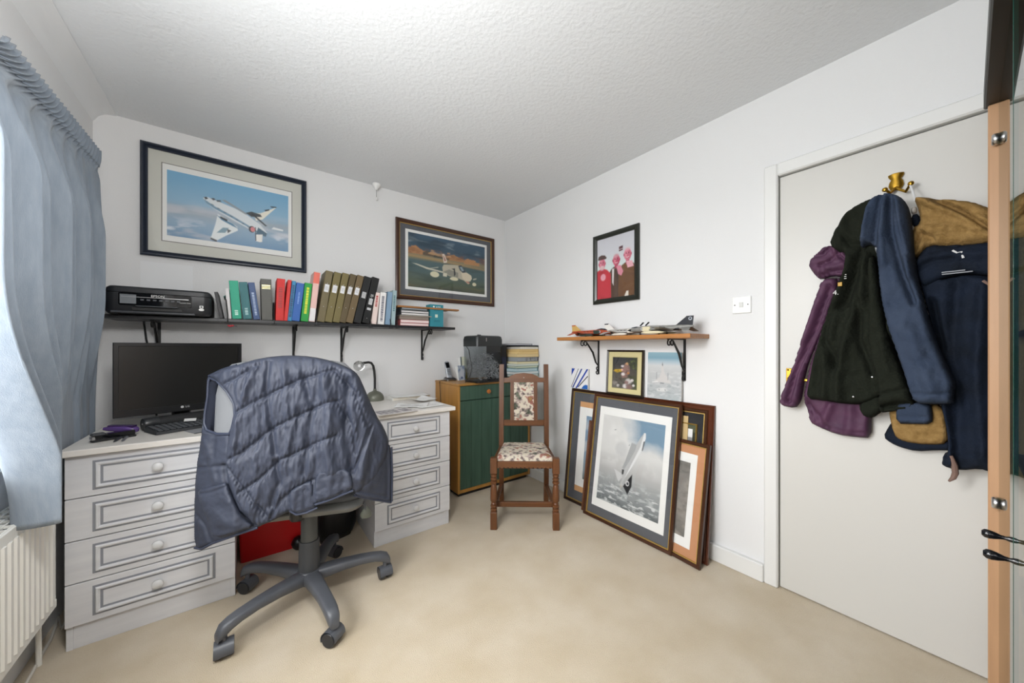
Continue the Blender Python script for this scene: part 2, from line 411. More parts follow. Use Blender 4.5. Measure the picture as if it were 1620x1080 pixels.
# window
t = thing('window_1', 'white framed window in the wall behind the curtain', 'window', (XL - .18, 1.1, WZ0)); t['kind'] = 'structure'
mb = MB()
X0, X1 = XL - .22, XL - .16
for a, b in (((X0, WY0, WZ0), (X1, WY1, WZ0 + .06)), ((X0, WY0, WZ1 - .06), (X1, WY1, WZ1)), ((X0, WY0, WZ0), (X1, WY0 + .06, WZ1)), ((X0, WY1 - .06, WZ0), (X1, WY1, WZ1))):
    mb.box([(a[i] + b[i]) / 2 for i in range(3)], [b[i] - a[i] for i in range(3)], .004)
mb.build('window_frame', white_pl, t, world=True)
for y in (.75, 1.45): box2((X0, y - .03, WZ0 + .06), (X1, y + .03, WZ1 - .06), .004).build('mullion', white_pl, t, world=True)
for y0, y1 in ((WY0 + .06, .72), (.78, 1.42), (1.48, WY1 - .06)):
    box2((XL - .195, y0, WZ0 + .06), (XL - .189, y1, WZ1 - .06)).build('pane', glass('window_glass'), t, world=True)
box2((XL - .16, WY0 - .06, WZ0 - .028), (XL + .045, WY1 + .06, WZ0), .008).build('window_sill', white_gloss, t, world=True)

# ================================================================== radiator
radm = mat('radiator_enamel', 'e9e8e2', .35)
t = thing('radiator', 'white ribbed panel radiator below the window sill', 'radiator', (-.59, 1.36, .215))
RY0, RY1, RX, RZ0, RZ1 = .70, 2.02, -.552, .215, .625
pr = [(RX, RY0)]
y = RY0 + .02
while y < RY1 - .03:
    pr += [(RX, y), (RX + .008, y + .006), (RX + .008, y + .020), (RX, y + .026)]; y += .0345
pr += [(RX, RY1), (RX - .012, RY1), (RX - .012, RY0)]
mb = MB(); mb.prism(pr, RZ0 + .028, RZ1 - .035); mb.build('ribbed_panel', radm, t, world=True)
mb = box2((RX - .006, RY0, RZ0), (RX + .003, RY1, RZ0 + .03), .003); mb.box((RX - .0015, (RY0 + RY1) / 2, RZ1 - .02), (.009, RY1 - RY0, .04), .003); mb.build('panel_edge', radm, t, world=True)
box2((-.636, RY0, RZ0), (-.624, RY1, RZ1 - .01), .003).build('back_panel', radm, t, world=True)
box2((-.624, RY1 - .004, RZ0 + .02), (RX - .012, RY1, RZ1 - .012), .001).build('side_cover', radm, t, world=True)
box2((-.62, RY0 + .01, RZ0 + .03), (RX - .02, RY1 - .01, RZ1 - .05)).build('convector_fins', mat('dark_gap', '3a3a3c', .9), t, world=True)
gr = MB()
for x in (-.632, -.613, -.594, -.575, -.556): gr.box((x, (RY0 + RY1) / 2, RZ1 - .002), (.0045, RY1 - RY0, .008), .001)
g = gr.build('top_grille', radm, t, world=True)
sl = B((0, 0, 0), (.015, .006, .007)).build('slat', radm, g); first = True
for row in range(4):
    y = 1.40 + (row % 2) * .018
    while y < RY1 - .01:
        if first: q = sl; first = False
        else: q = sl.copy(); COL.objects.link(q); q.parent = g
        q.location = Vector((-.6225 + row * .019, y, RZ1 - .002)) - Vector(t.location)
        y += .036
MB().tube([(-.60, RY1 - .03, RZ0), (-.60, RY1 + .03, RZ0 - .02), (-.60, RY1 + .035, 0)], .0075).build('pipe', radm, t, smooth=True, world=True)
# white flex on the floor by the radiator
P = [onZ(85, 1079, .006), onZ(100, 1048, .006), onZ(70, 1040, .006)]
mb = MB().tube([onZ(30, 1100, .006), onZ(52, 1062, .006), onZ(66, 1035, .006), onZ(80, 1012, .006), onZ(88, 990, .006), onZ(91, 972, .008), Vector((-.60, 2.25, .01)), Vector((-.60, 2.5, .02))], .005)
tag(mb.build('power_cable', mat('cable_white', 'd8d4ca', .5), smooth=True), 'white power cable lying on the carpet below the radiator', 'cable')

# ================================================================== curtain
curt = mat('curtain_fabric', '8a949f', .85, bump=.25, bscale=500, col2='7d8894', vscale=60, stretch=(1, 1, .15), sheen=.15)
t = thing('curtain', 'long blue-grey gathered curtain hanging at the window', 'curtain', (-.57, 2.0, .55))
NP = 9.0
def ss(a, b, x): x = max(0, min(1, (x - a) / (b - a))); return x * x * (3 - 2 * x)
def cpt(u, v):
    # u 0 (leading edge, towards the camera) .. 1 (far edge); v 0 heading .. 1 hem
    y0 = 1.775 - .34 * ss(.0, .13, v) + .27 * ss(.48, 1, v); y1 = 2.56 - .03 * v
    x0 = -.588 + .055 * ss(.02, .3, v) + .040 * ss(.55, .95, v); x1 = -.568
    k = u ** 1.0; y = y0 + (y1 - y0) * k; x = x0 + (x1 - x0) * k ** .8
    z = 2.105 + (.620 - .012 * math.sin(u * 26) - 2.105) * v
    ph = u * NP * 2 * PI + .8 * math.sin(u * 7 + .6) + .45 * math.sin(v * 2.6 + u * 9)
    wv = math.sin(ph); wv = math.copysign(abs(wv) ** .8, wv) + .30 * math.sin(ph * .5 + 1.2 + v)
    fall = ss(.045, .30, v); am = .011 + .030 * fall * (1.15 - .45 * u) + .006 * v
    hd = .9 * math.sin(u * 27 * 2 * PI); h = 1 - ss(.045, .085, v)
    x += am * wv * (1 - h) * (.45 + .55 * fall) + .009 * hd * h; y += (.016 * math.cos(ph) * fall + .004 * math.cos(u * 27 * 2 * PI) * h)
    pinch = math.exp(-((v - .062) / .018) ** 2); x -= .006 * pinch
    bul = math.exp(-((u - .62) / .07) ** 2) * math.exp(-((v - .80) / .10) ** 2); x += .02 * bul
    if y > 2.02: x = x + (min(x, -.572) - x) * ss(1.02, .84, z) if z < 1.02 else x
    if z < 1.4: x = x + (min(x, max(-.2647 * y - .004, -.578)) - x) * ss(1.4, .84, z)
    return (max(x, -.634), y, z)
MB().grid(lambda u, v: cpt(u, v), 320, 80).build('drape', curt, t, smooth=True, world=True, angle=0, solid=.003)
MB().grid(lambda u, v: tuple(Vector(cpt(u, v * .050 + .001)) + Vector((.005, 0, .003))), 320, 4).build('gathered_heading', curt, t, smooth=True, world=True, angle=0, solid=.003)
t = thing('curtain_rail', 'white curtain rail above the window', 'curtain rail', (-.60, 1.3, 2.1))
box2((-.625, -.1, 2.075), (-.607, 2.50, 2.095), .004).build('track', white_pl, t, world=True)
for y in (.1, .9, 1.55, 2.3): box2((-.64, y - .012, 2.068), (-.612, y + .012, 2.105), .003).build('bracket', white_pl, t, world=True)
mb = MB()
MB().tube([(-.60, 1.585, 2.085), (-.598, 1.58, 2.05), (-.60, 1.575, 2.0)], .006, 8).build('end_hook', white_pl, t, smooth=True, world=True)

# ================================================================== desk: two chests of drawers and a worktop
chestm = mat('white_chest_paint', 'dcdde0', .5, col2='d2d3d7', vscale=5, stretch=(1, 1, 8))
groove = mat('groove_shade', '8d9097', .6)  # grey bands paint the shadow lines either side of each drawer moulding
knobm = mat('knob_paint', 'd4d5d6', .35)
gapm = mat('shadow_gap', '141312', .9)
def chest(label, x0, x1, yf=2.068, yback=2.76):
    t = thing('chest_of_drawers', label, 'drawers', ((x0 + x1) / 2, (yf + yback) / 2, 0), 0, 'desk drawer units')
    W = x1 - x0
    for xa in (x0, x1 - .018): box2((xa, yf + .014, 0), (xa + .018, yback, .742), .001).build('side_panel', chestm, t, world=True)
    box2((x0 + .018, yf + .016, 0), (x1 - .018, yf + .032, .094), .001).build('plinth', chestm, t, world=True)
    box2((x0 + .019, yf + .030, .09), (x1 - .019, yback - .01, .741)).build('carcass', gapm, t, world=True)
    zs = [.092, .2555, .418, .5805, .743]
    for i in range(4):
        z0, z1 = zs[i] + .002, zs[i + 1] - .002
        d = box2((x0, yf, z0), (x1, yf + .018, z1), .0015).build('drawer', chestm, t, world=True)
        ix, iz = .078, .030
        cx_, cz = (x0 + x1) / 2, (z0 + z1) / 2; mw, mh = W - 2 * ix, z1 - z0 - 2 * iz
        for gw, gh, bw in ((mw + .016, mh + .016, .009), (mw - .024, mh - .024, .008)):
            f = frame_mb(gw, gh, [(0, 0), (0, .0012), (bw, .0012), (bw, 0)])
            f.v = [(v[0] + cx_, v[1] + yf, v[2] + cz - gh / 2) for v in f.v]; f.build('groove', groove, d, world=True)
        f = frame_mb(mw, mh, [(0, 0), (0, .005), (.003, .0085), (.008, .0085), (.0105, .005), (.0125, .0045), (.0125, 0)])
        f.v = [(v[0] + cx_, v[1] + yf, v[2] + cz - mh / 2) for v in f.v]; f.build('moulding', chestm, d, world=True)
        MB().lathe([(.008, 0), (.0075, .008), (.009, .012), (.0155, .016), (.018, .021), (.017, .027), (.012, .031), (.004, .0325)], (cx_, yf, cz + .002), 20, Matrix.Rotation(PI / 2, 3, 'X')).build('knob', knobm, d, smooth=True, world=True)
    return t
chest('white chest of four drawers under the monitor, nearest the curtain', -.545, -.040)
chest('white chest of four drawers under the desk lamp, beside the green cabinet', .588, 1.064)
tag(box2((-.558, 2.045, .745), (1.095, 2.775, .770), .003).build('desk_worktop', mat('worktop_white', 'e6e2dc', .35, var=.05, vscale=4)), 'long white worktop lying across both drawer chests', 'worktop')
DT = .770

# ================================================================== black wall shelf
t = thing('wall_shelf', 'long black shelf on the wall above the desk, holding printer and books', 'shelf', (.41, 2.79, 1.305))
box2((-.555, 2.55, 1.303), (1.362, 2.785, 1.322), .002).build('board', mat('black_shelf', '1c1d20', .38), t, world=True)
SH = 1.322
def bracket(t, mount, out, ztop, drop, reach, m=black_metal):
    """wrought scroll bracket: mount = point on wall, out = unit vector away from wall"""
    o = Vector(out); p = Vector((mount[0], mount[1], 0)); up = Vector((0, 0, 1))
    def q(a, z): return p + o * a + up * z
    mb = MB(); side = o.cross(up)
    M = Matrix((side, o, up)).transposed()
    mb.box(q(.003, ztop - drop / 2), (.014, .006, drop), .001, M); mb.box(q(reach / 2, ztop - .003), (.014, reach, .006), .001, M)
    b = mb.build('bracket', m, t, world=True)
    def scr(ca, cz, r, a0, a1, w=.0042): return MB().tube([q(ca + r * (1 - .45 * i / 14) * math.cos(math.radians(a0 + (a1 - a0) * i / 14)), cz + r * (1 - .45 * i / 14) * math.sin(math.radians(a0 + (a1 - a0) * i / 14))) for i in range(15)], w, 6)
    zt, zb = ztop - .006, ztop - drop
    s = MB().tube([q(reach * .72, zt - .006), q(reach * .60, zt - .03), q(reach * .35, zt - drop * .33), q(.035, zt - drop * .62), q(.008, zt - drop * .72)], [.005, .006, .0075, .006, .005], 7)
    s.build('strut', m, b, smooth=True, world=True)
    scr(reach - .012, zt - .018, .018, 90, -230).build('scroll', m, b, smooth=True, world=True)
    scr(reach * .76, zt - .018, .018, 100, -210).build('scroll', m, b, smooth=True, world=True)
    scr(.016, zb + .045, .014, 200, 520).build('scroll', m, b, smooth=True, world=True)
    scr(.018, zb + .016, .016, 180, 500).build('scroll', m, b, smooth=True, world=True)
for xx in (-.392, .256, .555, 1.174): bracket(t, (xx, YB), (0, -1, 0), 1.303, .25, .20)

# ================================================================== printer
t = thing('printer', 'black inkjet printer on the left end of the black shelf', 'printer', (-.345, 2.625, SH))
W2, D2, HH = .195, .135, .140
def rrect(hw, hd, r, n=6):
    o = []
    for cx_, cy, a0 in ((hw - r, hd - r, 0), (-hw + r, hd - r, 90), (-hw + r, -hd + r, 180), (hw - r, -hd + r, 270)):
        for i in range(n + 1):
            a = math.radians(a0 + 90 * i / n); o.append((cx_ + r * math.cos(a), cy + r * math.sin(a)))
    return o
prm = mat('printer_shell', '1e2024', .42); prg = mat('printer_gloss', '0a0b0e', .08)
MB().loft([[(x, y, .004) for x, y in rrect(W2 - .008, D2 - .006, .03)], [(x, y, .016) for x, y in rrect(W2, D2, .035)], [(x, y, .105) for x, y in rrect(W2, D2, .035)], [(x, y, .106) for x, y in rrect(W2 - .002, D2 - .002, .035)]]).build('body', prm, t, smooth=True, angle=35)
MB().loft([[(x, y, .108) for x, y in rrect(W2 - .001, D2 - .001, .035)], [(x, y, .128) for x, y in rrect(W2 - .003, D2 - .003, .035)], [(x, y, .137) for x, y in rrect(W2 - .012, D2 - .012, .03)], [(x, y, .139) for x, y in rrect(W2 - .03, D2 - .03, .03)]]).build('scanner_lid', prm, t, smooth=True, angle=35)
for sx_ in (-1, 1): B((sx_ * .15, .05, .002), (.03, .03, .004)).build('foot', black_pl, t)
B((-.165, -.06, .002), (.03, .12, .004)).build('foot', black_pl, t)
cp = MB().loft([[(x - .015, -D2 - .003, z + .074) for x, z in rrect(.130, .030, .007, 3)], [(x - .015, -D2 + .004, z + .074) for x, z in rrect(.132, .032, .007, 3)]]).build('control_panel', prg, t)
B((-.015, -D2 - .004, .0855), (.24, .0012, .0018)).build('silver_trim_line', steel, cp)
text('EPSON', .016, white_pl, cp, at(-.01, -D2 - .0035, .0935))
text('Expression Home', .006, white_pl, cp, at(.092, -D2 - .0035, .068))
for i in range(7): B((-.065 + i * .022, -D2 - .0035, .073), (.013, .002, .008), .0008).build('button', mat('button_grey', '4a4d52', .35), cp)
B((-.113, -D2 - .0035, .074), (.055, .0016, .045), .0006).build('display', mat('lcd', '7c8084', .08), cp)
tr = B((-.01, -D2 - .010, .040), (.15, .03, .005), .002).build('output_tray', mat('tray_grey', '4c4f54', .35), t)
B((-.01, -D2 - .001, .028), (.18, .005, .016), .001).build('paper_slot', mat('slot_black', '060607', .5), t)
B((-.02, -D2 - .006, .010), (.30, .012, .010), .002).build('front_cover_lip', mat('lip_grey', '3b3e43', .4), t)
B((.155, -D2 - .001, .052), (.015, .002, .013)).build('white_square_sticker', white_pl, t)
B((.155, -D2 - .0022, .052), (.008, .001, .007)).build('sticker_print', black_pl, t)
MB().lathe([(.011, 0), (.011, .002)], (.155, -D2 + .001, .0375), 18, Matrix.Rotation(PI / 2, 3, 'X') @ Matrix.Diagonal((1, .55, 1))).build('oval_sticker', white_pl, t)
mb = MB().tube([(-.445, 2.74, 1.32), (-.45, 2.775, 1.29), (-.44, 2.77, 1.2), (-.425, 2.765, 1.12), (-.41, 2.77, .9), (-.40, 2.77, .775)], .0045)
tag(mb.build('printer_cable', black_pl, smooth=True), 'black cable hanging from the printer behind the monitor', 'cable')
mb = MB(); mb.grid(lambda u, v: (-.467 + .216 * u, 2.7885 - .004 * math.sin(u * PI) * 0 - .0006, 1.335 + .305 * v), 4, 4)
tag(mb.build('wall_paper_sheet', mat('pinned_paper', 'e6e7e8', .8), solid=.0006), 'plain white paper sheet pinned on the wall behind the printer', 'paper')

# ================================================================== books on the black shelf
pagem = mat('page_edges', 'e8e2d4', .85)
def solve_book(bl, br, tl, tr, y):
    """spine rectangle from its measured lower and upper corners on the plane y"""
    return [onY(*q, y) for q in (bl, br, tl, tr)]
def book(label, bl, br, tl, tr, col, y=2.565, depth=.15, name='book', cat='book', group='books along the black shelf', extra=None, rough=.5, pages=True):
    a, b, c, d = solve_book(bl, br, tl, tr, y)
    w_ = max(.008, (b - a).length); h_ = ((c + d) / 2 - (a + b) / 2).length
    tilt = math.atan2(((c + d) / 2).x - ((a + b) / 2).x, ((c + d) / 2).z - ((a + b) / 2).z)
    w_ = ((b.x - a.x) + (d.x - c.x)) / 2 * math.cos(tilt); w_ = max(.007, w_ * .97)
    # pivot: the lower corner on the side it leans to stays on the board
    x = (a.x + b.x) / 2
    z = SH + abs(math.sin(tilt)) * w_ / 2 + .0005
    t = thing(name, label, cat, (x, y, z), (0, tilt, 0), group)
    m = mat('cover_' + col, col, rough)
    if pages:
        MB().box((-w_ / 2 + .0012, depth / 2, h_ / 2), (.0024, depth, h_), .0006).box((w_ / 2 - .0012, depth / 2, h_ / 2), (.0024, depth, h_), .0006).box((0, .0016, h_ / 2), (w_, .0032, h_), .0012).build('cover', m, t)
        B((0, depth / 2 + .001, h_ / 2), (w_ - .004, depth - .008, h_ - .008)).build('page_block', pagem, t)
    else:
        B((0, depth / 2, h_ / 2), (w_, depth, h_), .0015).build('cover', m, t)
    if extra: extra(t, w_, h_)
    return t
def spine_text(col, z0, z1, wd=.35):
    def f(t, w_, h_):
        mb = MB(); z = z0 * h_; rnd = random.Random(int(z0 * 100 + w_ * 1e5))
        while z < z1 * h_:
            l = rnd.uniform(.004, .012); mb.box((0, -.0004, z + l / 2), (w_ * wd, .0008, l)); z += l + rnd.uniform(.002, .004)
        mb.build('spine_lettering', mat('ink_' + col, col, .4), t)
    return f
def bands(t, w_, h_):
    for z in (.84, .80, .765): B((0, -.0004, z * h_), (w_ * .78, .0008, .006 if z > .8 else .0035)).build('gilt_band', mat('gilt', 'd8cf9a', .35, metal=.6), t)
def label_slip(z, hh=.15, col='dcdde0', ww=.62, dot=True):
    def f(t, w_, h_):
        B((0, -.0005, z * h_), (w_ * ww, .001, hh * h_)).build('spine_label', mat('slip_' + col, col, .6), t)
        mb = MB()
        for k in range(3): mb.box((0, -.0012, z * h_ + (k - 1) * .008), (w_ * .4, .0004, .0016))
        mb.build('label_print', mat('print_grey', '7c7c80', .6), t)
        if dot:
            for zz in (z + hh * .62, z - .36): MB().lathe([(.0028, 0), (.0026, .0012), (.001, .0018)], (0, 0, zz * h_), 8, Matrix.Rotation(PI / 2, 3, 'X')).build('rivet', steel, t)
    return f
book('thin black folder leaning against the printer side of the bookend', (348, 503), (353, 503.5), (338, 463), (345, 460), '2b2b2e', name='folder', cat='folder', depth=.2)
book('thin white book next to the folded green book', (360, 504.5), (366.5, 505), (356, 457), (362.5, 457), 'd9d6d6', depth=.14)
tg = book('bright green book with folded-over cover at left of the row', (367.5, 505), (382.5, 505.3), (361.5, 443.5), (377, 446), '0aa583', extra=spine_text('bfe8d8', .1, .2))
MB().grid(lambda u, v: (-.022 - .03 * v, .02 + .12 * u, .150 - .022 * v + .006 * math.sin(u * 5)), 6, 6).build('folded_flap', mat('cover_flap', '0f8f78', .5), tg, smooth=True, solid=.0015)
book('teal book beside the bright green one', (384, 505.3), (399, 505.8), (377.5, 446), (391, 447.5), '1d6a70', extra=spine_text('9cc4c4', .12, .3))
book('navy blue book leaning against the tall grey volume', (401, 506), (411.5, 506.5), (391.5, 447.5), (403, 448), '33507f', extra=spine_text('9fb2d0', .12, .7))
book('tall grey volume with gilt bands on its spine', (414, 507), (431.5, 507.3), (411.5, 441.5), (429.5, 442.5), '55554f', extra=bands)
book('thick red book left of the thin red one', (436, 507.5), (448.5, 508), (437.5, 440.5), (452, 442.5), 'd3150f', extra=spine_text('a50d0a', .3, .8, .5))
book('thin red book between thick red and blue books', (449, 508), (454.5, 508.2), (455, 443), (462, 444), 'd8231c')
book('thin cyan and blue paperback beside the thin red book', (455, 508.5), (461, 508.7), (462, 445), (469, 446), '2f86b4', extra=spine_text('133a6a', .1, .9, .6))
book('plain blue book between cyan paperback and green book', (461, 508.7), (474, 509.2), (469, 448), (482, 450), '2a62b0', extra=spine_text('7ba0d8', .45, .75, .2))
book('bright green book with yellow spine lettering', (475.5, 509), (487.5, 509.3), (482, 448), (494.5, 449.5), '1c9a3c', extra=spine_text('e6e63c', .2, .85, .35))
book('tall slim white and pink book next to the olive files', (488, 508.5), (498, 509.2), (497, 430), (507, 431), 'e6bdb4', extra=lambda t, w_, h_: (B((0, -.0004, h_ * .88), (w_, .0008, h_ * .22)).build('coral_spine_panel', mat('coral', 'e0705f', .5), t), B((0, -.0004, h_ * .14), (w_ * .9, .0008, h_ * .26)).build('pale_spine_panel', mat('pale_panel', 'e8e4e4', .5), t)))
ol = ['6f6446', '73683f', '746940', '5d5036', '6d5c40']
bs = [((502, 509), (513, 509.6), (515, 428), (528, 430)), ((514, 510), (525, 510.5), (528.5, 431), (541, 432.5)), ((526, 511), (537, 511.5), (542, 433), (553, 434.5)), ((537, 512), (546.5, 512.4), (554, 435.5), (565, 436.5)), ((547, 512.6), (558, 513), (565.5, 437.5), (576.5, 439))]
od = ['first olive brown box file, next to the pink book', 'second olive brown box file from the pink book', 'middle one of the five olive brown box files', 'fourth and darkest of the olive brown box files', 'last olive brown box file, touching the black files']
for q, c, l in zip(bs, ol, od): book(l, *q, c, name='box_file', cat='file', depth=.17, pages=False, extra=label_slip(.66), group='leaning box files')
book('black box file with one pale label beside the olive files', (559, 513.5), (571, 514), (576.5, 440), (588.5, 441.5), '1a1b1c', name='box_file', cat='file', depth=.17, pages=False, extra=label_slip(.60, .13, 'b9babb', .55, False), group='leaning box files')
def bl2(t, w_, h_):
    label_slip(.47, .13, 'c6c6c8', .5)(t, w_, h_)
    B((0, -.0005, .31 * h_), (w_ * .55, .001, .05 * h_)).build('spine_label', MATS['slip_c6c6c8'], t)
    text('25', .022, white_pl, t, at(0, -.0008, .60 * h_))
book('black box file with large white number and labels, rightmost leaning file', (572, 514.2), (585, 514.8), (589.5, 441.5), (600.5, 443), '131415', name='box_file', cat='file', depth=.17, pages=False, extra=bl2, group='leaning box files')
book('thin white and pink paperback after the black files', (586.5, 515), (596, 515.5), (594, 465), (601, 465.5), 'e2cfc8', extra=spine_text('b04a48', .55, .9, .4))
book('white paperback with grey spine print', (597.5, 515.5), (608, 516.3), (602, 465), (611.5, 466), 'e6e4e2', extra=spine_text('6a6a78', .1, .9, .4))
book('pale blue hardback near the end of the upright books', (609.5, 516.5), (616.5, 517), (613, 465), (622, 465), '7f9ab2')
book('pale teal book at the right end of the upright row', (618.5, 517), (625, 517.3), (621.5, 462), (628, 463), '9db4b8', extra=spine_text('5a7a80', .4, .85, .4))
# wire bookends
def bookend(label, px, h=.13, lean=0):
    x = onY(px, 512, 2.56).x
    t = thing('wire_bookend', label, 'bookend', (x, 2.56, SH), 0, 'black wire bookends')
    MB().tube([(0, .10, .003), (0, .10, .03), (lean, .095, h * .8), (lean, .08, h), (lean, .02, h), (lean, .004, h * .85), (0, -.004, .02), (0, -.016, .004)], .0028, 6).build('wire_loop', black_metal, t, smooth=True)
    MB().tube([(0, -.016, .004), (0, -.016, -.022), (0, .02, -.0215)], .003, 6).build('shelf_clip', black_metal, t, smooth=True)
    B((0, -.014, -.0225), (.03, .012, .003), .001).build('foot', black_metal, t)
bookend('black wire bookend beside the thin white book', 360.5, .125, -.008)
bookend('black wire bookend between grey volume and thick red book', 433.5, .11)
bookend('black wire bookend between pink book and olive files', 500.5, .10)
bookend('black wire bookend below the rightmost black file', 585.8, .02)
bookend('black wire bookend under the pale blue hardback', 617.5, .05)
bookend('black wire bookend between upright books and flat stack', 627.5, .13)
p = onY(366, 515, 2.54); t = thing('red_tag', 'small red tag hanging at the shelf edge below the green book', 'tag', (p.x, 2.538, p.z))
MB().tube([(-.016, 0, .001), (-.006, -.001, -.003), (.006, 0, .001), (.012, 0, -.001)], [.004, .006, .005, .003], 8).build('tag_body', mat('red_rubber', 'b02a35', .5), t, smooth=True)
MB().tube([(.012, 0, -.001), (.026, 0, -.0015)], .0015, 6).build('pin', black_metal, t)
# flat stack at the right of the shelf
z = SH; xs0 = onY(632, 500, 2.56).x; xs1 = onY(680, 500, 2.56).x
st = [(.022, '9a4a4c', 'e6d2d0', 0, 0, 'dark pink hardback at the bottom of the flat stack'), (.024, 'a05050', 'ead8d6', .002, 0, 'second pink hardback in the flat stack'), (.026, '5d4c42', '8c8076', -.002, .004, 'brown worn paperback in the middle of the flat stack'),
      (.008, '8b857b', 'c9c2b4', .012, .012, 'thin buff booklet sticking out of the flat stack'), (.018, '33393c', 'e2e0de', .004, -.004, 'lower of two white-paged books in the flat stack'), (.017, '2b3033', 'dddbda', .004, -.003, 'upper of two white-paged books in the flat stack'), (.008, '202426', '9aa0a2', .0, -.006, 'thin dark book near the top of the flat stack'), (.012, '4c5356', 'aab0b4', 0, -.012, 'grey magazine pile on top of the flat stack')]
for k, (hh, cv, pg, dx, dw, lab) in enumerate(st):
    W = xs1 - xs0 - .012 + dw * 2; t = thing('book', lab, 'book', ((xs0 + xs1) / 2 - .004 + dx, 2.555, z), random.uniform(-.02, .02), 'flat stack on the shelf')
    m = mat('cover_' + cv, cv, .5)
    MB().box((0, .09, .0012), (W, .18, .0024), .0005).box((0, .09, hh - .0012), (W, .18, .0024), .0005).box((-W / 2 + .0015, .09, hh / 2), (.003, .18, hh), .0005).build('cover', m, t)
    B((.001, .09, hh / 2), (W - .006, .172, hh - .004)).build('page_block', mat('pages_' + pg, pg, .85, var=.12, vscale=2, stretch=(1, 1, 400)), t); z += hh
ZS = z
p0 = onY(680.5, 520, 2.56).x; p1 = onY(701.5, 520, 2.56).x
t = thing('router_box', 'small teal cardboard box standing beside the flat book stack', 'box', ((p0 + p1) / 2, 2.60, SH))
W = p1 - p0; B((0, 0, .088), (W, .08, .176), .001).build('carton', mat('teal_card', '2f8290', .45), t)
text('tp-link', .016, white_pl, t, at(.012, -.0405, .158)); MB().lathe([(.007, 0), (.007, .001)], (-.026, -.0402, .158), 12, Matrix.Rotation(PI / 2, 3, 'X')).build('logo', white_pl, t)
B((-.004, -.0405, .085), (.022, .001, .024)).build('pale_print_panel', mat('pale_print', 'c8d6c6', .5), t)
for zz in (.137, .128, .05, .04): B((0, -.0403, zz), (.05, .0006, .003)).build('print_line', mat('teal_dark', '1b5a66', .5), t)
for (l, xa, ya, xb, yb, yy, zz) in (('upper thin wooden strip lying on the flat book stack', 628, 468, 707, 478, 2.64, ZS + .0), ('lower longer wooden strip on the flat book stack, poking out right', 628, 474, 724, 484.5, 2.575, ZS)):
    a = onY(xa, ya, yy); b = onY(xb, yb, yy); zc = ZS + .007 + (.0 if 'lower' in l else .001)
    m_ = B((0, 0, 0), (b.x - a.x, .05, .013), .0015).build('wood_strip', mat('pine_strip', 'a5713f', .5, var=.3, vscale=6, stretch=(1, 12, 12))); m_.location = ((a.x + b.x) / 2, yy, zc)
    tag(m_, l, 'wood strip')

# ================================================================== monitor
pa = onY(178, 600, 2.36); pb = onY(381, 541, 2.50)
ang = math.atan2(pb.y - pa.y, pb.x - pa.x); MW = math.hypot(pb.x - pa.x, pb.y - pa.y); MH = .345
t = thing('monitor', 'black flat computer monitor on the desk left of the chair', 'monitor', ((pa.x + pb.x) / 2, (pa.y + pb.y) / 2, DT), ang)
z0 = .066
bz = mat('bezel_black', '18191b', .3)
hs = frame_mb(MW, MH, [(0, 0), (0, .012), (.002, .014), (.016, .014), (.017, .011), (.017, 0)], z0).build('bezel', bz, t)
B((0, .014, z0 + MH / 2), (MW - .004, .028, MH - .004), .006).build('back_housing', black_pl, t)
B((0, -.011, z0 + .023), (MW - .03, .006, .018), .001).build('chin', bz, hs)
B((0, -.008, z0 + MH / 2 + .004), (MW - .032, .004, MH - .042)).build('screen', mat('screen_off', '1b1b1a', .28), t)
text('LG', .013, mat('logo_white', 'd8d8d8', .4), hs, at(.012, -.0148, z0 + .022)); MB().lathe([(.006, 0), (.006, .0008)], (-.008, -.0142, z0 + .022), 14, Matrix.Rotation(PI / 2, 3, 'X')).build('logo_disc', mat('logo_white'), hs)
B((0, .05, .09), (.07, .03, .17), .006).build('stand_neck', black_pl, t)
MB().loft([[(x, y + .06, 0) for x, y in rrect(.12, .09, .05)], [(x, y + .06, .008) for x, y in rrect(.12, .09, .05)], [(x, y + .06, .014) for x, y in rrect(.11, .08, .045)]]).build('stand_base', dark_gloss, t, smooth=True, angle=40)
# sound bar in front of the monitor
a = onZ(225, 672, DT + .03); b = onZ(345, 655, DT + .03)
an = math.atan2(b.y - a.y, b.x - a.x); L = .40
t = thing('sound_bar', 'black cylindrical speaker bar lying in front of the monitor', 'speaker', (a.x + .5 * L * math.cos(an), a.y + .5 * L * math.sin(an) + .005, DT), an)
RY_ = Matrix.Rotation(PI / 2, 3, 'Y')
MB().lathe([(.026, -L / 2), (.029, -L / 2 + .004), (.029, L / 2 - .004), (.026, L / 2)], (0, 0, .030), 24, RY_).build('body', mat('speaker_cloth', '1c1d1f', .7, bump=.3, bscale=900), t, smooth=True)
for sg in (-1, 1): MB().lathe([(.027, -.0), (.030, .006), (.030, .05), (.0295, .052)] if sg < 0 else [(.0295, -.052), (.030, -.05), (.030, -.006), (.027, 0)], (sg * L / 2 - sg * 0, 0, .0302), 24, RY_).build('end_cap', mat('cap_black', '26282b', .3), t, smooth=True, angle=40)
MB().lathe([(.0035, -.003), (.0035, 0)], (-L / 2, -.002, .032), 10, RY_).build('port', steel, t)
B((0, -.008, .0025), (L * .8, .02, .005), .001).build('foot', black_pl, t)
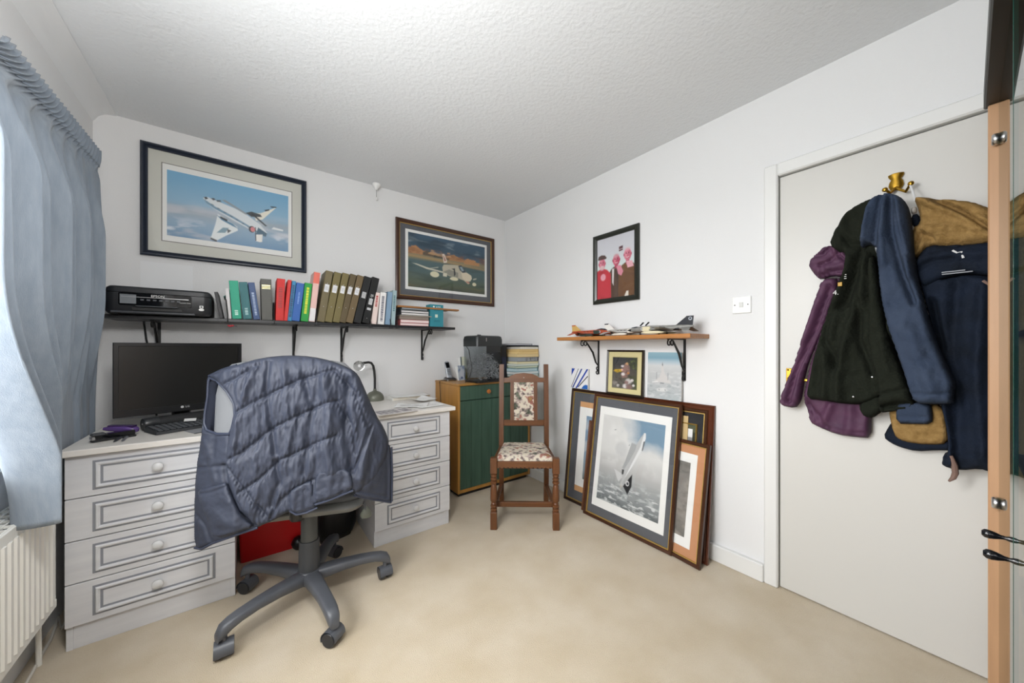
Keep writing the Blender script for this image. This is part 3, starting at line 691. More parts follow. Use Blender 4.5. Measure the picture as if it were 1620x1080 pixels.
# keyboard
c1 = onZ(247, 689, DT); c2 = onZ(320, 677, DT); an = math.atan2(c2.y - c1.y, c2.x - c1.x); KL, KD = .42, .135
t = thing('keyboard', 'dark grey computer keyboard in front of the speaker bar', 'keyboard', (c1.x, c1.y, DT), an)
MB().add([(0, 0, .002), (KL, 0, .002), (KL, KD, .002), (0, KD, .002), (.003, .003, .013), (KL - .003, .003, .013), (KL - .003, KD - .003, .022), (.003, KD - .003, .022)], [(3, 2, 1, 0), (4, 5, 6, 7), (0, 1, 5, 4), (1, 2, 6, 5), (2, 3, 7, 6), (3, 0, 4, 7)]).build('case', mat('keyboard_case', '2f3134', .4), t)
km = mat('key_grey', '474a4e', .45); key = None
for r in range(6):
    n = 19
    for k in range(n):
        yy = .016 + r * .0205; zz = .0135 + (yy / KD) * .009
        if key is None: key = B((0, 0, 0), (.0175, .0165, .006), .002).build('key', km, t); q = key
        else: q = key.copy(); COL.objects.link(q); q.parent = t
        q.location = (.018 + k * .0213, yy, zz + .002)
for sx_ in (.03, KL - .03): B((sx_, KD / 2, .001), (.03, .1, .002)).build('foot', black_pl, t)
p = onZ(285, 668, DT + .03); t = None
tag(MB().grid(lambda u, v: (p.x + .01 + .045 * u, p.y + .02 + .03 * v - .01 * u, DT + .030 + .008 * v), 3, 3).build('paper_slip', paperm, solid=.0006), 'small white paper slip resting between keyboard and speaker bar', 'paper')
q0 = onZ(300, 683, DT); t = thing('mouse_mat', 'thin grey mouse mat beside the keyboard, half under the vest', 'mouse mat', (q0.x + .10, q0.y + .03, DT), an)
B((0, 0, .0015), (.22, .10, .003), .001).build('mat_sheet', mat('mat_grey', '8b8d92', .8), t)
B((0, -.051, .0016), (.22, .002, .003)).build('mat_border', black_pl, t)
# small things on the left of the desk
p = onZ(160, 697, DT); t = thing('stapler', 'black stapler with chrome front lying on the desk corner', 'stapler', (p.x + .035, p.y + .005, DT), .45)
B((0, 0, .004), (.13, .030, .008), .003).build('base', black_pl, t)
MB().loft([[(-.06, y, z) for y, z in ((-.012, .012), (.012, .012), (.013, .022), (-.013, .022))], [(-.02, y, z) for y, z in ((-.013, .012), (.013, .012), (.014, .030), (-.014, .030))], [(.06, y, z) for y, z in ((-.012, .010), (.012, .010), (.012, .028), (-.012, .028))]]).build('arm', dark_gloss, t)
B((-.060, 0, .016), (.012, .028, .014), .002).build('chrome_nose', steel, t); B((-.045, 0, .030), (.04, .028, .012), .004).build('grip', mat('grip_grey', '3c3e42', .5), t)
p = onZ(184, 680, DT + .03); t = thing('hole_punch', 'shiny purple hole punch resting on the stapler', 'hole punch', (p.x + .012, p.y + .01, DT + .03), (0, .12, -.35))
pu = mat('purple_plastic', '5c4480', .22)
MB().loft([[(-.055, y, z) for y, z in rrect(.012, .006, .005, 3)], [(-.03, y, z + .002) for y, z in rrect(.020, .010, .007, 3)], [(.02, y, z + .003) for y, z in rrect(.022, .013, .009, 3)], [(.05, y, z) for y, z in rrect(.018, .012, .008, 3)], [(.058, y, z) for y, z in rrect(.010, .008, .006, 3)]]).build('body', pu, t, smooth=True, angle=60)
MB().loft([[(-.04, y, z + .013) for y, z in rrect(.014, .003, .0025, 3)], [(.045, y, z + .016) for y, z in rrect(.015, .004, .003, 3)]]).build('lid', mat('dark_purple', '35204f', .3), t, smooth=True)
MB().lathe([(.004, 0), (.004, .003), (.001, .004)], (.05, -.017, .004), 10, Matrix.Rotation(PI / 2, 3, 'X')).build('pin', steel, t)
for i, (l, c, xa, ya, xb, yb) in enumerate((('dark pen lying nearest the desk edge by the stapler', '3a3d44', 180, 698, 197, 688), ('grey pen lying between stapler and keyboard', '6b6e74', 193, 697, 206, 686))):
    a = onZ(xa, ya, DT + .006); b = onZ(xb, yb, DT + .006); d = b - a; t = thing('pen', l, 'pen', (a.x, a.y, DT + .005), math.atan2(d.y, d.x)); LL = .13
    MB().lathe([(.0015, 0), (.004, .012), (.0048, .02), (.0048, LL)], (0, 0, 0), 10, RY_).build('barrel', mat('pen_' + c, c, .3), t, smooth=True, angle=40)
    MB().lathe([(.0052, LL - .045), (.0052, LL + .005)], (0, 0, 0), 10, RY_).build('cap', black_pl, t, smooth=True, angle=40)

# ================================================================== desk lamp and papers on the right
p = onZ(593, 633, DT); t = thing('desk_lamp', 'grey gooseneck desk lamp with round reflector on the right of the desk', 'lamp', (p.x, p.y, DT))
lm = mat('lamp_grey', '6e7064', .4, metal=.3)
MB().lathe([(.062, 0), (.064, .012), (.062, .028), (.054, .045), (.038, .060), (.018, .068), (.012, .072), (.011, .085)], (0, 0, 0), 28).build('base', lm, t, smooth=True, angle=50)
B((-.01, -.052, .028), (.026, .012, .010), .002).build('switch', black_pl, t)
top = onY(589, 583, p.y) - Vector((p.x, p.y, DT)); hd = onY(568, 579, p.y - .05) - Vector((p.x, p.y, DT))
neck = [(0, 0, .07), (0, 0, .16), (-.004, 0, top.z - .02), (-.012, -.004, top.z + .02), (-.028, -.012, top.z + .042), (-.05, -.022, top.z + .048), (hd.x + .028, -.035, hd.z + .02)]
MB().tube(neck, .0085, 10).build('gooseneck', mat('neck_black', '191a1a', .5, bump=.3, bscale=300), t, smooth=True)
aim = (CAMP - Vector((p.x, p.y, DT)) - hd).normalized(); aim = (aim + Vector((-.25, 0, -.25))).normalized(); MR = aim.to_track_quat('Z', 'Y').to_matrix()
MB().lathe([(.012, -.035), (.024, -.028), (.036, -.005), (.0385, 0), (.0365, .0), (.034, -.005), (.022, -.025), (.008, -.030)], hd, 24, MR).build('reflector', mat('chrome', 'd8d8d8', .12, metal=1), t, smooth=True, angle=60)
MB().lathe([(.004, -.026), (.010, -.022), (.011, -.01), (.006, -.004)], hd, 12, MR).build('bulb', mat('bulb_glass', 'e8e8e6', .1), t, smooth=True)
MB().tube([hd + MR @ Vector((.036, 0, -.002)), hd + MR @ Vector((.052, .006, .012)), hd + MR @ Vector((.06, .012, .02))], .002, 6).build('guard_wire', steel, t, smooth=True)
def sheet(name, label, px, py, w_, h_, rz, z, curl=.004, m=paperm, cat='paper', pr=None):
    c = onZ(px, py, DT); t = thing(name, label, cat, (c.x, c.y, DT + z), rz, 'papers on the desk')
    sd = px * .37
    f = lambda u, v: ((u - .5) * w_, (v - .5) * h_, .001 + curl * (.5 + .5 * math.sin(u * 5 + sd) * math.cos(v * 4 + sd)) + curl * 1.6 * abs(u - .5) ** 2 * 4 * (.4 + .6 * v))
    MB().grid(f, 14, 14).build('sheet', m, t, smooth=True, solid=.0006)
    if pr:
        mb = MB(); rnd = random.Random(int(px))
        for (u0, v0, u1, v1) in pr: mb.grid(lambda u, v: tuple(Vector(f(u0 + (u1 - u0) * u, v0 + (v1 - v0) * v)) + Vector((0, 0, .0008))), 8, 6)
        mb.build('printed_block', mat('print_dark', '6a6468', .7, col2='c8c4c4', vscale=40), t, smooth=True)
    return t
sheet('newspaper', 'colour printed magazine page lying near the lamp at the desk edge', 622, 651, .24, .17, .1, .000, .002, mat('newsprint', 'd6d2d0', .8), 'magazine', [(.08, .12, .62, .85), (.68, .2, .92, .8)])
sheet('letter_sheet', 'folded white letter at the middle of the right desk end', 652, 642, .21, .15, -.5, .002, .004, paperm, 'paper', [(.15, .2, .8, .24), (.15, .35, .85, .39), (.15, .5, .7, .54)])
sheet('letter_sheet', 'white letter sheet at the right corner of the desk', 676, 641, .20, .17, .15, .001, .003, paperm, 'paper', [(.2, .2, .8, .23), (.2, .4, .8, .43)])
sheet('envelope', 'white envelope pile against the wall on the right of the desk', 650, 630, .28, .12, .02, .0205, .003)
c = onZ(645, 629, DT); t = thing('notepad', 'thick white notepad lying behind the letters on the desk', 'notepad', (c.x, c.y - .01, DT), .05, 'papers on the desk'); B((0, 0, .010), (.30, .14, .020), .003).build('pad', mat('pad_white', 'e4e3de', .8), t); B((0, -.071, .010), (.29, .002, .016)).build('page_edges', pagem, t)
sheet('letter_sheet', 'crumpled white sheet leaning over the notepad by the wall', 668, 634, .15, .15, .4, .006, .010)

# ================================================================== pictures on the back wall
brown = mat('brown_frame', '4a2a18', .32, var=.4, vscale=5, stretch=(1, 1, 1)); gilt = mat('gilt_slip', 'c9a860', .35, metal=.7)
navyfr = mat('navy_frame', '262d3a', .3)
greymount = mat('grey_mount', '57595e', .85); cream = mat('cream_mount', 'cbcbc2', .85); whitem = mat('white_mount', 'e9e9e6', .8)
P = Pic(190, 110, '8fb4cc').vgrad([(0, '6f94b4'), (.25, '8aa6bd'), (.42, '9fabb6'), (.55, '8db3cc'), (1, '79aed0')])
P.cloud('c3c6cc', 3.2, .50, 3, .75, 4, .18, np.clip((.62 - P.V) / .2, 0, 1)).cloud('e2e6ea', 5, .58, 9, .8, 3, .15, np.clip((.35 - P.V) / .2, 0, 1))
P.poly([(.27, .685), (.30, .70), (.40, .655), (.52, .60), (.62, .53), (.74, .40), (.80, .28), (.79, .22), (.72, .235), (.60, .33), (.48, .42), (.36, .52), (.29, .60), (.265, .665)], 'd9dfe2')
P.poly([(.265, .665), (.29, .60), (.36, .53), (.50, .43), (.62, .335), (.73, .235), (.76, .24), (.62, .37), (.5, .47), (.36, .57)], '6f93ab')
P.poly([(.41, .70), (.44, .71), (.63, .545), (.61, .53)], '8f969c').poly([(.27, .69), (.29, .70), (.305, .68), (.285, .655)], '30343a')
P.poly([(.325, .69), (.345, .705), (.365, .685), (.345, .665)], '3b4048').poly([(.365, .68), (.40, .69), (.41, .665), (.375, .655)], '4a5058')
P.poly([(.38, .46), (.44, .40), (.54, .30), (.545, .24), (.45, .13), (.37, .02), (.32, .03), (.335, .12), (.36, .28)], 'dfe5e6').poly([(.37, .44), (.50, .34), (.55, .27), (.50, .30), (.41, .37)], '4b7d9c')
P.poly([(.40, .43), (.46, .39), (.455, .36), (.40, .40)], '22272c').poly([(.32, .03), (.37, .0), (.375, .03), (.325, .06)], '46484a').poly([(.42, .25), (.47, .26), (.44, .17), (.37, .15)], '7696a6').poly([(.455, .24), (.49, .22), (.46, .17)], '3a4046')
P.poly([(.68, .58), (.74, .60), (.89, .76), (.87, .72), (.76, .50), (.70, .46)], 'ece8da').poly([(.83, .755), (.885, .765), (.89, .75), (.84, .735)], '1d2024').poly([(.775, .67), (.82, .70), (.82, .675), (.785, .65)], '2a2d30')
P.poly([(.61, .56), (.66, .60), (.74, .58), (.755, .54), (.66, .51)], '3c4347').poly([(.655, .56), (.675, .57), (.80, .40), (.785, .39)], '2a2f33')
P.poly([(.72, .35), (.80, .27), (.79, .21), (.70, .23)], '3e5f74').ell((.665, .30), .028, .055, '2a2d33').ell((.672, .30), .020, .042, 'd07f84')
P.poly([(.70, .22), (.76, .24), (.755, .11), (.735, .10), (.70, .11)], 'e8e6e0').line([(.70, .12), (.695, .34)], .004, '2c2f33').poly([(.86, .40), (.95, .38), (.95, .355), (.84, .36)], 'e2e6e6')
for k in range(7): P.line([(.33 + k * .05, .60 - k * .045), (.345 + k * .05, .59 - k * .045)], .004, '3a4a56', .7)
W, H = .797, .632
picture('jet_picture', 'large dark framed picture of a white jet in blue sky above the printer', W, H, [(0, 0), (0, .016), (.006, .022), (.012, .022), (.018, .014), (.026, .018), (.030, .014), (.030, 0)], navyfr,
        (-.067, YB - .002, 1.673), 0, cream, [(.632, .448, mat('mount_bevel', '6e6a66', .8)), (.624, .440, whitem)], P, .586, .375, .0, 0)
P = Pic(180, 120, '3d5058').vgrad([(0, '4e5244'), (.12, '55604f'), (.3, '4a5f60'), (.5, '4c6468'), (.57, '8a8062'), (.62, '7f7c66'), (.66, '4f6070'), (.8, '3c5566'), (1, '3f5a70')])
P.cloud('9aa8b0', 4, .55, 4, .6, 3, .15, np.clip((P.V - .72) / .1, 0, 1)).cloud('2c3f4c', 3, .5, 14, .7, 4, .15, np.clip((P.V - .7) / .1, 0, 1)).cloud('6e6444', 5, .5, 6, .6, 4, .2, np.clip((.32 - P.V) / .2, 0, 1)).cloud('33433c', 4, .52, 8, .6, 5, .2, np.clip((.55 - P.V) / .1, 0, 1))
rng = np.random.RandomState(5)
def mesa(x0, x1, b, h, c):
    n = 14; pts = [(x0, b)] + [(x0 + (x1 - x0) * i / n, b + h * (.55 + .45 * math.sin(PI * min(1, i / n * 1.2))) * rng.uniform(.8, 1.05)) for i in range(n + 1)] + [(x1, b)]
    P.poly(pts, c, 1, 2)
mesa(.0, .20, .62, .16, 'b08058'); mesa(.17, .36, .62, .10, '5b5548'); mesa(.30, .44, .61, .08, '46473f'); mesa(.48, .70, .60, .13, 'a87b52'); mesa(.70, .92, .575, .13, 'b5855a'); mesa(.42, .5, .6, .07, '6a5a46')
P.poly([(0, .60), (.4, .58), (1, .53), (1, .50), (.4, .55), (0, .57)], 'b08f60', .8, 6)
P.cloud('7c4f34', 9, .50, 21, .55, 2.2, .18, np.clip((P.V - .60) / .03, 0, 1) * np.clip((.76 - P.V) / .03, 0, 1)); P.cloud('d8a878', 14, .60, 23, .6, 1.6, .12, np.clip((P.V - .63) / .03, 0, 1) * np.clip((.76 - P.V) / .03, 0, 1)); jb = 'd6cbb4'
P.poly([(.41, .44), (.43, .50), (.52, .515), (.62, .53), (.68, .50), (.74, .40), (.80, .36), (.81, .30), (.79, .24), (.74, .22), (.62, .27), (.50, .29), (.42, .34)], 'b9b29f').poly([(.42, .36), (.50, .30), (.62, .28), (.62, .38), (.5, .42)], '8d8c80')
P.poly([(.66, .40), (.74, .405), (.80, .36), (.81, .30), (.79, .25), (.74, .225), (.68, .27)], jb).poly([(.62, .52), (.66, .54), (.70, .48), (.73, .41), (.68, .39), (.64, .44)], '3c4852').poly([(.64, .50), (.67, .51), (.70, .44), (.67, .42)], '8fa0a8')
P.poly([(.53, .44), (.575, .46), (.585, .34), (.565, .29), (.56, .42)], '33363a').poly([(.41, .70), (.435, .71), (.47, .585), (.47, .55), (.43, .53)], 'ded2c4').poly([(.42, .68), (.43, .67), (.46, .58), (.44, .56)], 'a0695a')
P.poly([(.05, .44), (.10, .44), (.22, .40), (.42, .36), (.42, .335), (.22, .365)], 'c8c5b4').poly([(.24, .39), (.32, .42), (.36, .44), (.36, .42), (.28, .39)], 'a9aca0').poly([(.83, .30), (.88, .32), (.87, .29), (.83, .27)], 'b2b0a0')
P.ell((.315, .285), .055, .055, 'd8d2b4').ell((.565, .245), .055, .035, 'd8d2b4').ell((.845, .185), .028, .035, 'd6ceae').poly([(.42, .33), (.47, .34), (.47, .27), (.42, .27)], 'd0cbb8').line([(.70, .25), (.76, .18), (.76, .22)], .005, 'c8b8a0').line([(.74, .22), (.77, .20)], .01, 'b98070')
W, H = .951, .652
picture('jet_picture', 'brown framed picture of a parked jet before desert cliffs, near the corner', W, H, [(0, 0), (0, .018), (.008, .022), (.022, .018), (.032, .012), (.032, 0)], brown,
        (1.426, YB - .002, 1.550), 0, greymount, [(.790, .493, whitem)], P, .745, .447, .006, 0, gilt=gilt)
# pull cord fitting on the ceiling
t = thing('cord_fitting', 'small white ceiling fitting with short hanging cord above the desk', 'cord switch', (.795, 2.755, ZC))
MB().lathe([(.030, 0), (.030, -.010), (.024, -.022), (.012, -.032), (.010, -.045)], (0, 0, 0), 20).build('rose', white_pl, t, smooth=True, angle=50)
MB().tube([(0, 0, -.04), (0, 0, -.105)], .0018, 6).build('cord', mat('cord_grey', '8b8b88', .6), t); MB().lathe([(.002, -.10), (.006, -.108), (.006, -.122), (.002, -.126)], (0, 0, 0), 10).build('pull', white_pl, t, smooth=True)

# ================================================================== pictures and switch on the right wall
RR = -PI / 2
P = Pic(150, 200, 'd0d2d6').vgrad([(0, 'd6d2d0'), (.5, 'cfdcda'), (.75, 'cdced4'), (1, 'c9c9d0')])
def person(cx_, hy, bw, coat_, shade, skin, skin2, sh_y, r=.092):
    P.poly([(cx_ - bw, -.02), (cx_ - bw * .95, sh_y - .09), (cx_ - bw * .6, sh_y - .02), (cx_ - .06, sh_y + .01), (cx_ + .06, sh_y + .01), (cx_ + bw * .6, sh_y - .02), (cx_ + bw * .95, sh_y - .09), (cx_ + bw, -.02)], coat_, 1, 4)
    P.cloud(shade, 7, .50, int(cx_ * 40), .6, .6, .2, np.clip(1 - np.abs(P.U - cx_) / bw, 0, 1) * np.clip((sh_y - P.V) / .05, 0, 1))
    P.poly([(cx_ - .045, sh_y - .02), (cx_ + .045, sh_y - .02), (cx_ + .04, hy), (cx_ - .04, hy)], skin2, 1, 3)
    P.ell((cx_, hy), r, r * .98, skin, 1, .22).ell((cx_ - .03, hy + .02), r * .55, r * .6, 'e8a6b2', .45, .9).ell((cx_ + .04, hy - .02), r * .5, r * .7, skin2, .5, .9)
    for dx in (-.034, .030): P.ell((cx_ + dx, hy + .018), .017, .010, '6e2c3e', .85, .5); P.line([(cx_ + dx - .018, hy + .036), (cx_ + dx + .016, hy + .038)], .005, '8a4050', .7)
    P.line([(cx_ - .002, hy + .012), (cx_ + .008, hy - .016), (cx_ - .006, hy - .020)], .006, 'b04a62', .7); P.line([(cx_ - .035, hy - .042), (cx_, hy - .050), (cx_ + .032, hy - .040)], .008, 'f0d6d8', .8); P.line([(cx_ - .035, hy - .050), (cx_, hy - .060), (cx_ + .032, hy - .048)], .005, '84324a', .7)
    for sg in (-1, 1): P.ell((cx_ + sg * r * .98, hy), .014, .024, skin2)
person(.53, .60, .22, '57443a', '3c302a', 'c65a72', 'a84058', .49); person(.82, .65, .24, '6e4e34', '55392a', 'd27a8c', 'b65a70', .52); person(.14, .585, .25, 'bf3440', 'a0222e', 'd4788c', 'b8586e', .49)
P.poly([(.42, .47), (.47, .47), (.455, .20), (.42, .25)], 'ddd8d8', 1, 3).poly([(.53, .50), (.58, .37), (.66, .335), (.71, .40), (.64, .51)], 'd48a9a', 1, 3).ell((.17, .36), .070, .055, 'dfa4b0', 1, .4)
for k in range(4): P.line([(.13 + k * .025, .40), (.12 + k * .028, .33)], .004, 'b4687a', .6)
P.poly([(.02, .665), (.04, .715), (.12, .735), (.22, .72), (.27, .675), (.25, .655), (.05, .655)], '55403c', 1, 3).ell((.14, .52), .065, .035, 'dcc4c6', .8, .7).poly([(.78, .55), (.93, .54), (.97, .45), (.82, .44)], 'e0aab4', 1, 3).poly([(.74, .0), (.79, .08), (.84, .08), (.84, -.02)], 'dfd8cc', 1, 3).ell((.53, .675), .07, .03, 'c9a8ae', .6, .8).ell((.82, .735), .075, .025, 'd9b4ba', .6, .8)
P.poly([(.60, .80), (.70, .81), (.70, .735), (.60, .725)], '5a3a40').line([(.60, .755), (.70, .76)], .006, 'c8b8bc')
W, H = .376, .497
picture('group_photo', 'black framed photograph of three people in red and brown coats', W, H, [(0, 0), (0, .014), (.006, .02), (.020, .02), (.034, .012), (.034, 0)], mat('black_frame', '23261f', .3), (XR - .002, 1.488, 1.472), RR, whitem, [], P, W - .066, H - .066, 0, 0, cat='photo')
t = thing('light_switch', 'white single light switch beside the door frame', 'switch', (XR, .712, 1.379), RR)
B((0, -.005, 0), (.087, .010, .087), .003).build('face_plate', white_pl, t); B((0, -.0115, 0), (.018, .005, .026), .001, Matrix.Rotation(.12, 3, 'X')).build('rocker', mat('rocker', 'd9d9d6', .3), t)
for sx_ in (-1, 1): MB().lathe([(.003, 0), (.003, .0015)], (sx_ * .030, -.0098, 0), 10, Matrix.Rotation(PI / 2, 3, 'X')).build('screw', mat('screw_dark', '3c3a36', .4, metal=.8), t)

# ================================================================== wooden shelf with model jets
SR = 1.232
t = thing('wall_shelf', 'short honey-coloured wooden shelf carrying the model jets', 'shelf', (XR, 1.36, 1.21))
box2((1.825, .872, 1.208), (XR, 1.845, 1.232), .002).build('board', mat('honey_pine', 'b5793f', .4, var=.3, vscale=5, stretch=(14, 1, 14)), t, world=True)
for yy in (1.635, 1.008): bracket(t, (XR, yy), (-1, 0, 0), 1.208, .245, .19)
def jet(label, loc, rz, L, cols, fin, canopy_open=False, dark=None):
    t = thing('model_jet', label, 'model plane', loc, rz, 'model jets on the wooden shelf'); s = L / .40
    mf = mat('jet_' + cols[0], cols[0], .4, var=.25, vscale=40); mu = mat('jet_' + cols[1], cols[1], .4); mfin = mat('jet_' + fin, fin, .4)
    def ring(x, hw, hh, zc, n=12): return [(x * s, hw * s * math.cos(2 * PI * k / n), (zc + hh * math.sin(2 * PI * k / n)) * s) for k in range(n)]
    z = .032
    body = MB().loft([ring(.20, .001, .001, z), ring(.185, .006, .006, z), ring(.15, .012, .012, z), ring(.11, .016, .018, z + .003), ring(.06, .030, .020, z + .003), ring(0, .034, .019, z + .003), ring(-.08, .032, .017, z + .003), ring(-.13, .020, .014, z + .006), ring(-.17, .011, .010, z + .009), ring(-.20, .003, .005, z + .010)]).build('fuselage', mf, t, smooth=True, angle=60)
    MB().lathe([(.001, .20), (.006, .186), (.0095, .170)], (0, 0, z * s), 12, Matrix.Diagonal((s, s, s)) @ Matrix.Rotation(PI / 2, 3, 'Y')).build('nose_cone', black_pl, t, smooth=True)
    for sg in (-1, 1):
        w_ = [(.045, .03), (-.03, .085), (-.045, .125), (-.075, .125), (-.085, .03)]
        MB().prism([(x * s, sg * y * s) for x, y in w_], (z - .006) * s, (z - .001) * s, fn=lambda x, y, zz: (x, y, zz + max(0, abs(y) / s - .085) * .25 * s)).build('wing', mf, t)
        MB().prism([(x * s, sg * y * s) for x, y in [(-.13, .012), (-.175, .06), (-.20, .06), (-.19, .012)]], (z + .008) * s, (z + .011) * s, fn=lambda x, y, zz: (x, y, zz - abs(y) * .42)).build('tailplane', mf, t)
        MB().box((.055 * s, sg * .030 * s, (z + .002) * s), (.05 * s, .012 * s, .028 * s), .003 * s).build('air_intake', mu, t)
        MB().loft([ring(x, r, r, .012) for x, r in ((.06, .001), (.04, .007), (0, .009), (-.05, .007), (-.075, .001))]).build('drop_tank', mu, t, smooth=True).location = (0, sg * .075 * s, 0)
        MB().tube([(-.03 * s, sg * .045 * s, .026 * s), (-.03 * s, sg * .045 * s, .006 * s)], .0018 * s, 6).lathe([(.006 * s, -.002 * s), (.006 * s, .002 * s)], (-.03 * s, sg * .045 * s, .006 * s), 10, Matrix.Rotation(PI / 2, 3, 'X')).build('landing_gear', black_pl, t)
        MB().lathe([(.008, -.10), (.0095, -.115), (.008, -.128)], (0, sg * .014 * s, (z - .002) * s), 10, Matrix.Diagonal((s, s, s)) @ Matrix.Rotation(PI / 2, 3, 'Y')).build('exhaust', black_pl, t, smooth=True)
        # roundel
        MB().lathe([(.008 * s, 0), (.008 * s, .0008)], (.085 * s, sg * .0265 * s, (z + .004) * s), 14, Matrix.Rotation(-sg * PI / 2, 3, 'X') @ Matrix.Rotation(sg * .25, 3, 'Y')).build('roundel', mat('roundel_white', 'dfe2e4', .4), t)
        MB().lathe([(.0045 * s, 0), (.0045 * s, .0010)], (.085 * s, sg * .0270 * s, (z + .004) * s), 12, Matrix.Rotation(-sg * PI / 2, 3, 'X') @ Matrix.Rotation(sg * .25, 3, 'Y')).build('roundel_centre', mat('roundel_navy', '26304c', .4), t)
        for k in range(4): MB().box(((.04 - .03 * k) * s, sg * .0345 * s, (z + .008) * s), (.018 * s, .0012 * s, .003 * s)).build('marking', mat('marking_dark', '3a2c30', .5), t)
    MB().prism([(-.10, .015), (-.165, .066), (-.20, .066), (-.195, .015)], -.002 * s, .002 * s, fn=lambda a, b_, c: (a * s, c, (b_ + z) * s)).build('tail_fin', mfin, t)
    MB().prism([(-.165, .058), (-.162, .066), (-.20, .066), (-.199, .058)], -.0024 * s, .0024 * s, fn=lambda a, b_, c: (a * s, c, (b_ + z) * s)).build('fin_tip', mat('fin_tip_' + (dark or '2a2a2c'), dark or '2a2a2c', .4), t)
    gl = mat('canopy_smoke', '30363c', .12)
    if canopy_open:
        for xx in (.105, .07): MB().box(((xx - .004) * s, 0, (z + .034) * s), (.030 * s, .014 * s, .004 * s), .001, Matrix.Rotation(.75, 3, 'Y')).build('raised_canopy', gl, t)
    else:
        MB().loft([[(x * s, q[1] * s, (z + .016 + q[2] * h) * s) for q in [(0, .010 * math.cos(PI * k / 6), math.sin(PI * k / 6)) for k in range(7)]] for x, h in ((.13, .002), (.115, .012), (.08, .016), (.05, .012), (.03, .003))]).build('canopy', gl, t, smooth=True)
    MB().tube([(.11 * s, 0, .024 * s), (.11 * s, 0, .004 * s)], .0018 * s, 6).lathe([(.0045 * s, -.003 * s), (.0045 * s, .003 * s)], (.11 * s, 0, .005 * s), 10, Matrix.Rotation(PI / 2, 3, 'X')).build('nose_gear', black_pl, t)
    return t
jet('model jet with orange and green camouflage and yellow tail, leftmost on the shelf', (1.950, 1.615, SR), -PI / 2 + .06, .37, ('b4502e', '2e3a34'), 'caa865', dark='b5522c')
jet('pale grey model jet with white and black tail, middle of the shelf', (1.955, 1.34, SR), -PI / 2 - .05, .36, ('b9b6b0', 'e2ddd0'), 'e4e0da', dark='23262e')
jet('grey model jet with raised canopies and black tail fin, rightmost on the shelf', (1.895, 1.09, SR), PI / 2 + .03, .40, ('8b8a85', 'd9cfae'), '161820', True, dark='161820')
e = bpy.data.objects['model_jet.002']; MB().lathe([(.010, 0), (.010, .0006)], (-.183, .0022, .083), 12, Matrix.Rotation(-PI / 2, 3, 'X')).build('fin_emblem', mat('emblem', '9fa4ac', .5), e)
MB().lathe([(.005, 0), (.005, .001)], (-.183, .0022, .084), 12, Matrix.Rotation(-PI / 2, 3, 'X')).build('fin_emblem_centre', mat('emblem_dark', '20242e', .5), e)

# ================================================================== pictures leaning below the shelf
def lean(front_x, deg): return (-math.radians(deg), 0, RR)
frp = [(0, 0), (0, .016), (.005, .02), (.014, .018), (.020, .012), (.022, .010), (.022, 0)]
def leaning(name, label, xb, deg, y0, y1, H, fm, mount, mounts, pic, pw, ph, py_=0, px_=0, gilt_=gilt, rzo=0, gl=True, prof=frp):
    return picture(name, label, y1 - y0, H, prof, fm, (xb + .020, (y0 + y1) / 2, .001), (-math.radians(deg), 0, RR + rzo), mount, mounts, pic, pw, ph, py_, px_, gl, gilt=gilt_, group='framed pictures leaning on the wall')
P = Pic(140, 190, 'c9c9c8').vgrad([(0, '62686a'), (.12, '8a8f90'), (.25, '9c9f9f'), (.40, 'b4b4b3'), (.6, 'd2d2d0'), (.8, 'd4d4d2'), (1, 'cfcfcd')])
P.mixm(np.clip((P.U - .42 + .25 * (fbm(P.U, P.V, 6, 2) - .5) + (P.V - .8) * .35) / .25, 0, 1) * np.clip((P.V - .60 - .12 * (fbm(P.U, P.V, 5, 3))) / .12, 0, 1), '7793a8').cloud('dcdcda', 5, .52, 12, .8, 1, .15, np.clip((P.V - .38) / .2, 0, 1) * np.clip((.78 - P.V + (0.5 - P.U) * .6) / .1, 0, 1))
P.cloud('b8bcbc', 8, .56, 31, .85, 3, .12, np.clip((.36 - P.V) / .1, 0, 1)).cloud('d6d8d8', 12, .62, 33, .8, 3, .1, np.clip((.30 - P.V) / .1, 0, 1)).cloud('575d60', 10, .60, 37, .6, 3, .15, np.clip((.25 - P.V) / .1, 0, 1))
P.ell((.36, .64), .10, .085, 'c2c3c3', .8, .5)
P.poly([(.70, .875), (.725, .875), (.73, .82), (.68, .67), (.56, .48), (.50, .385), (.42, .27), (.385, .24), (.41, .30), (.40, .36), (.42, .44), (.45, .50), (.56, .68), (.64, .80)], 'b7b8b8').poly([(.70, .875), (.725, .875), (.73, .82), (.68, .67), (.56, .48), (.46, .34), (.54, .50), (.66, .72)], 'dcdddd')
P.poly([(.52, .74), (.60, .73), (.58, .66), (.50, .52), (.43, .42), (.40, .44), (.44, .52)], 'a3a5a6').poly([(.40, .42), (.435, .42), (.43, .37), (.40, .36)], '3c3e40').poly([(.70, .78), (.725, .79), (.70, .68), (.685, .68)], '33363a', .85).poly([(.27, .40), (.40, .37), (.41, .33), (.36, .27), (.33, .30)], 'c9caca')
P.poly([(.57, .40), (.575, .27), (.52, .165), (.44, .24)], '1f2124').ell((.505, .285), .030, .030, 'c8c8c8').ell((.508, .283), .016, .016, '33363a').poly([(.385, .245), (.44, .24), (.40, .20)], 'b9b2a6', .6).line([(.55, .16), (.555, .12)], .004, '9c988e', .6)
P.line([(.22, .84), (.24, .845)], .006, '8f9394').line([(.48, .70), (.49, .71)], .005, '8f9394')
leaning('jet_picture', 'large framed picture of a silver jet climbing through clouds, frontmost leaning one', 1.866, 8.7, .999, 1.634, .835, brown, greymount, [(.520, .672, whitem)], P, .448, .565, .0, 0)
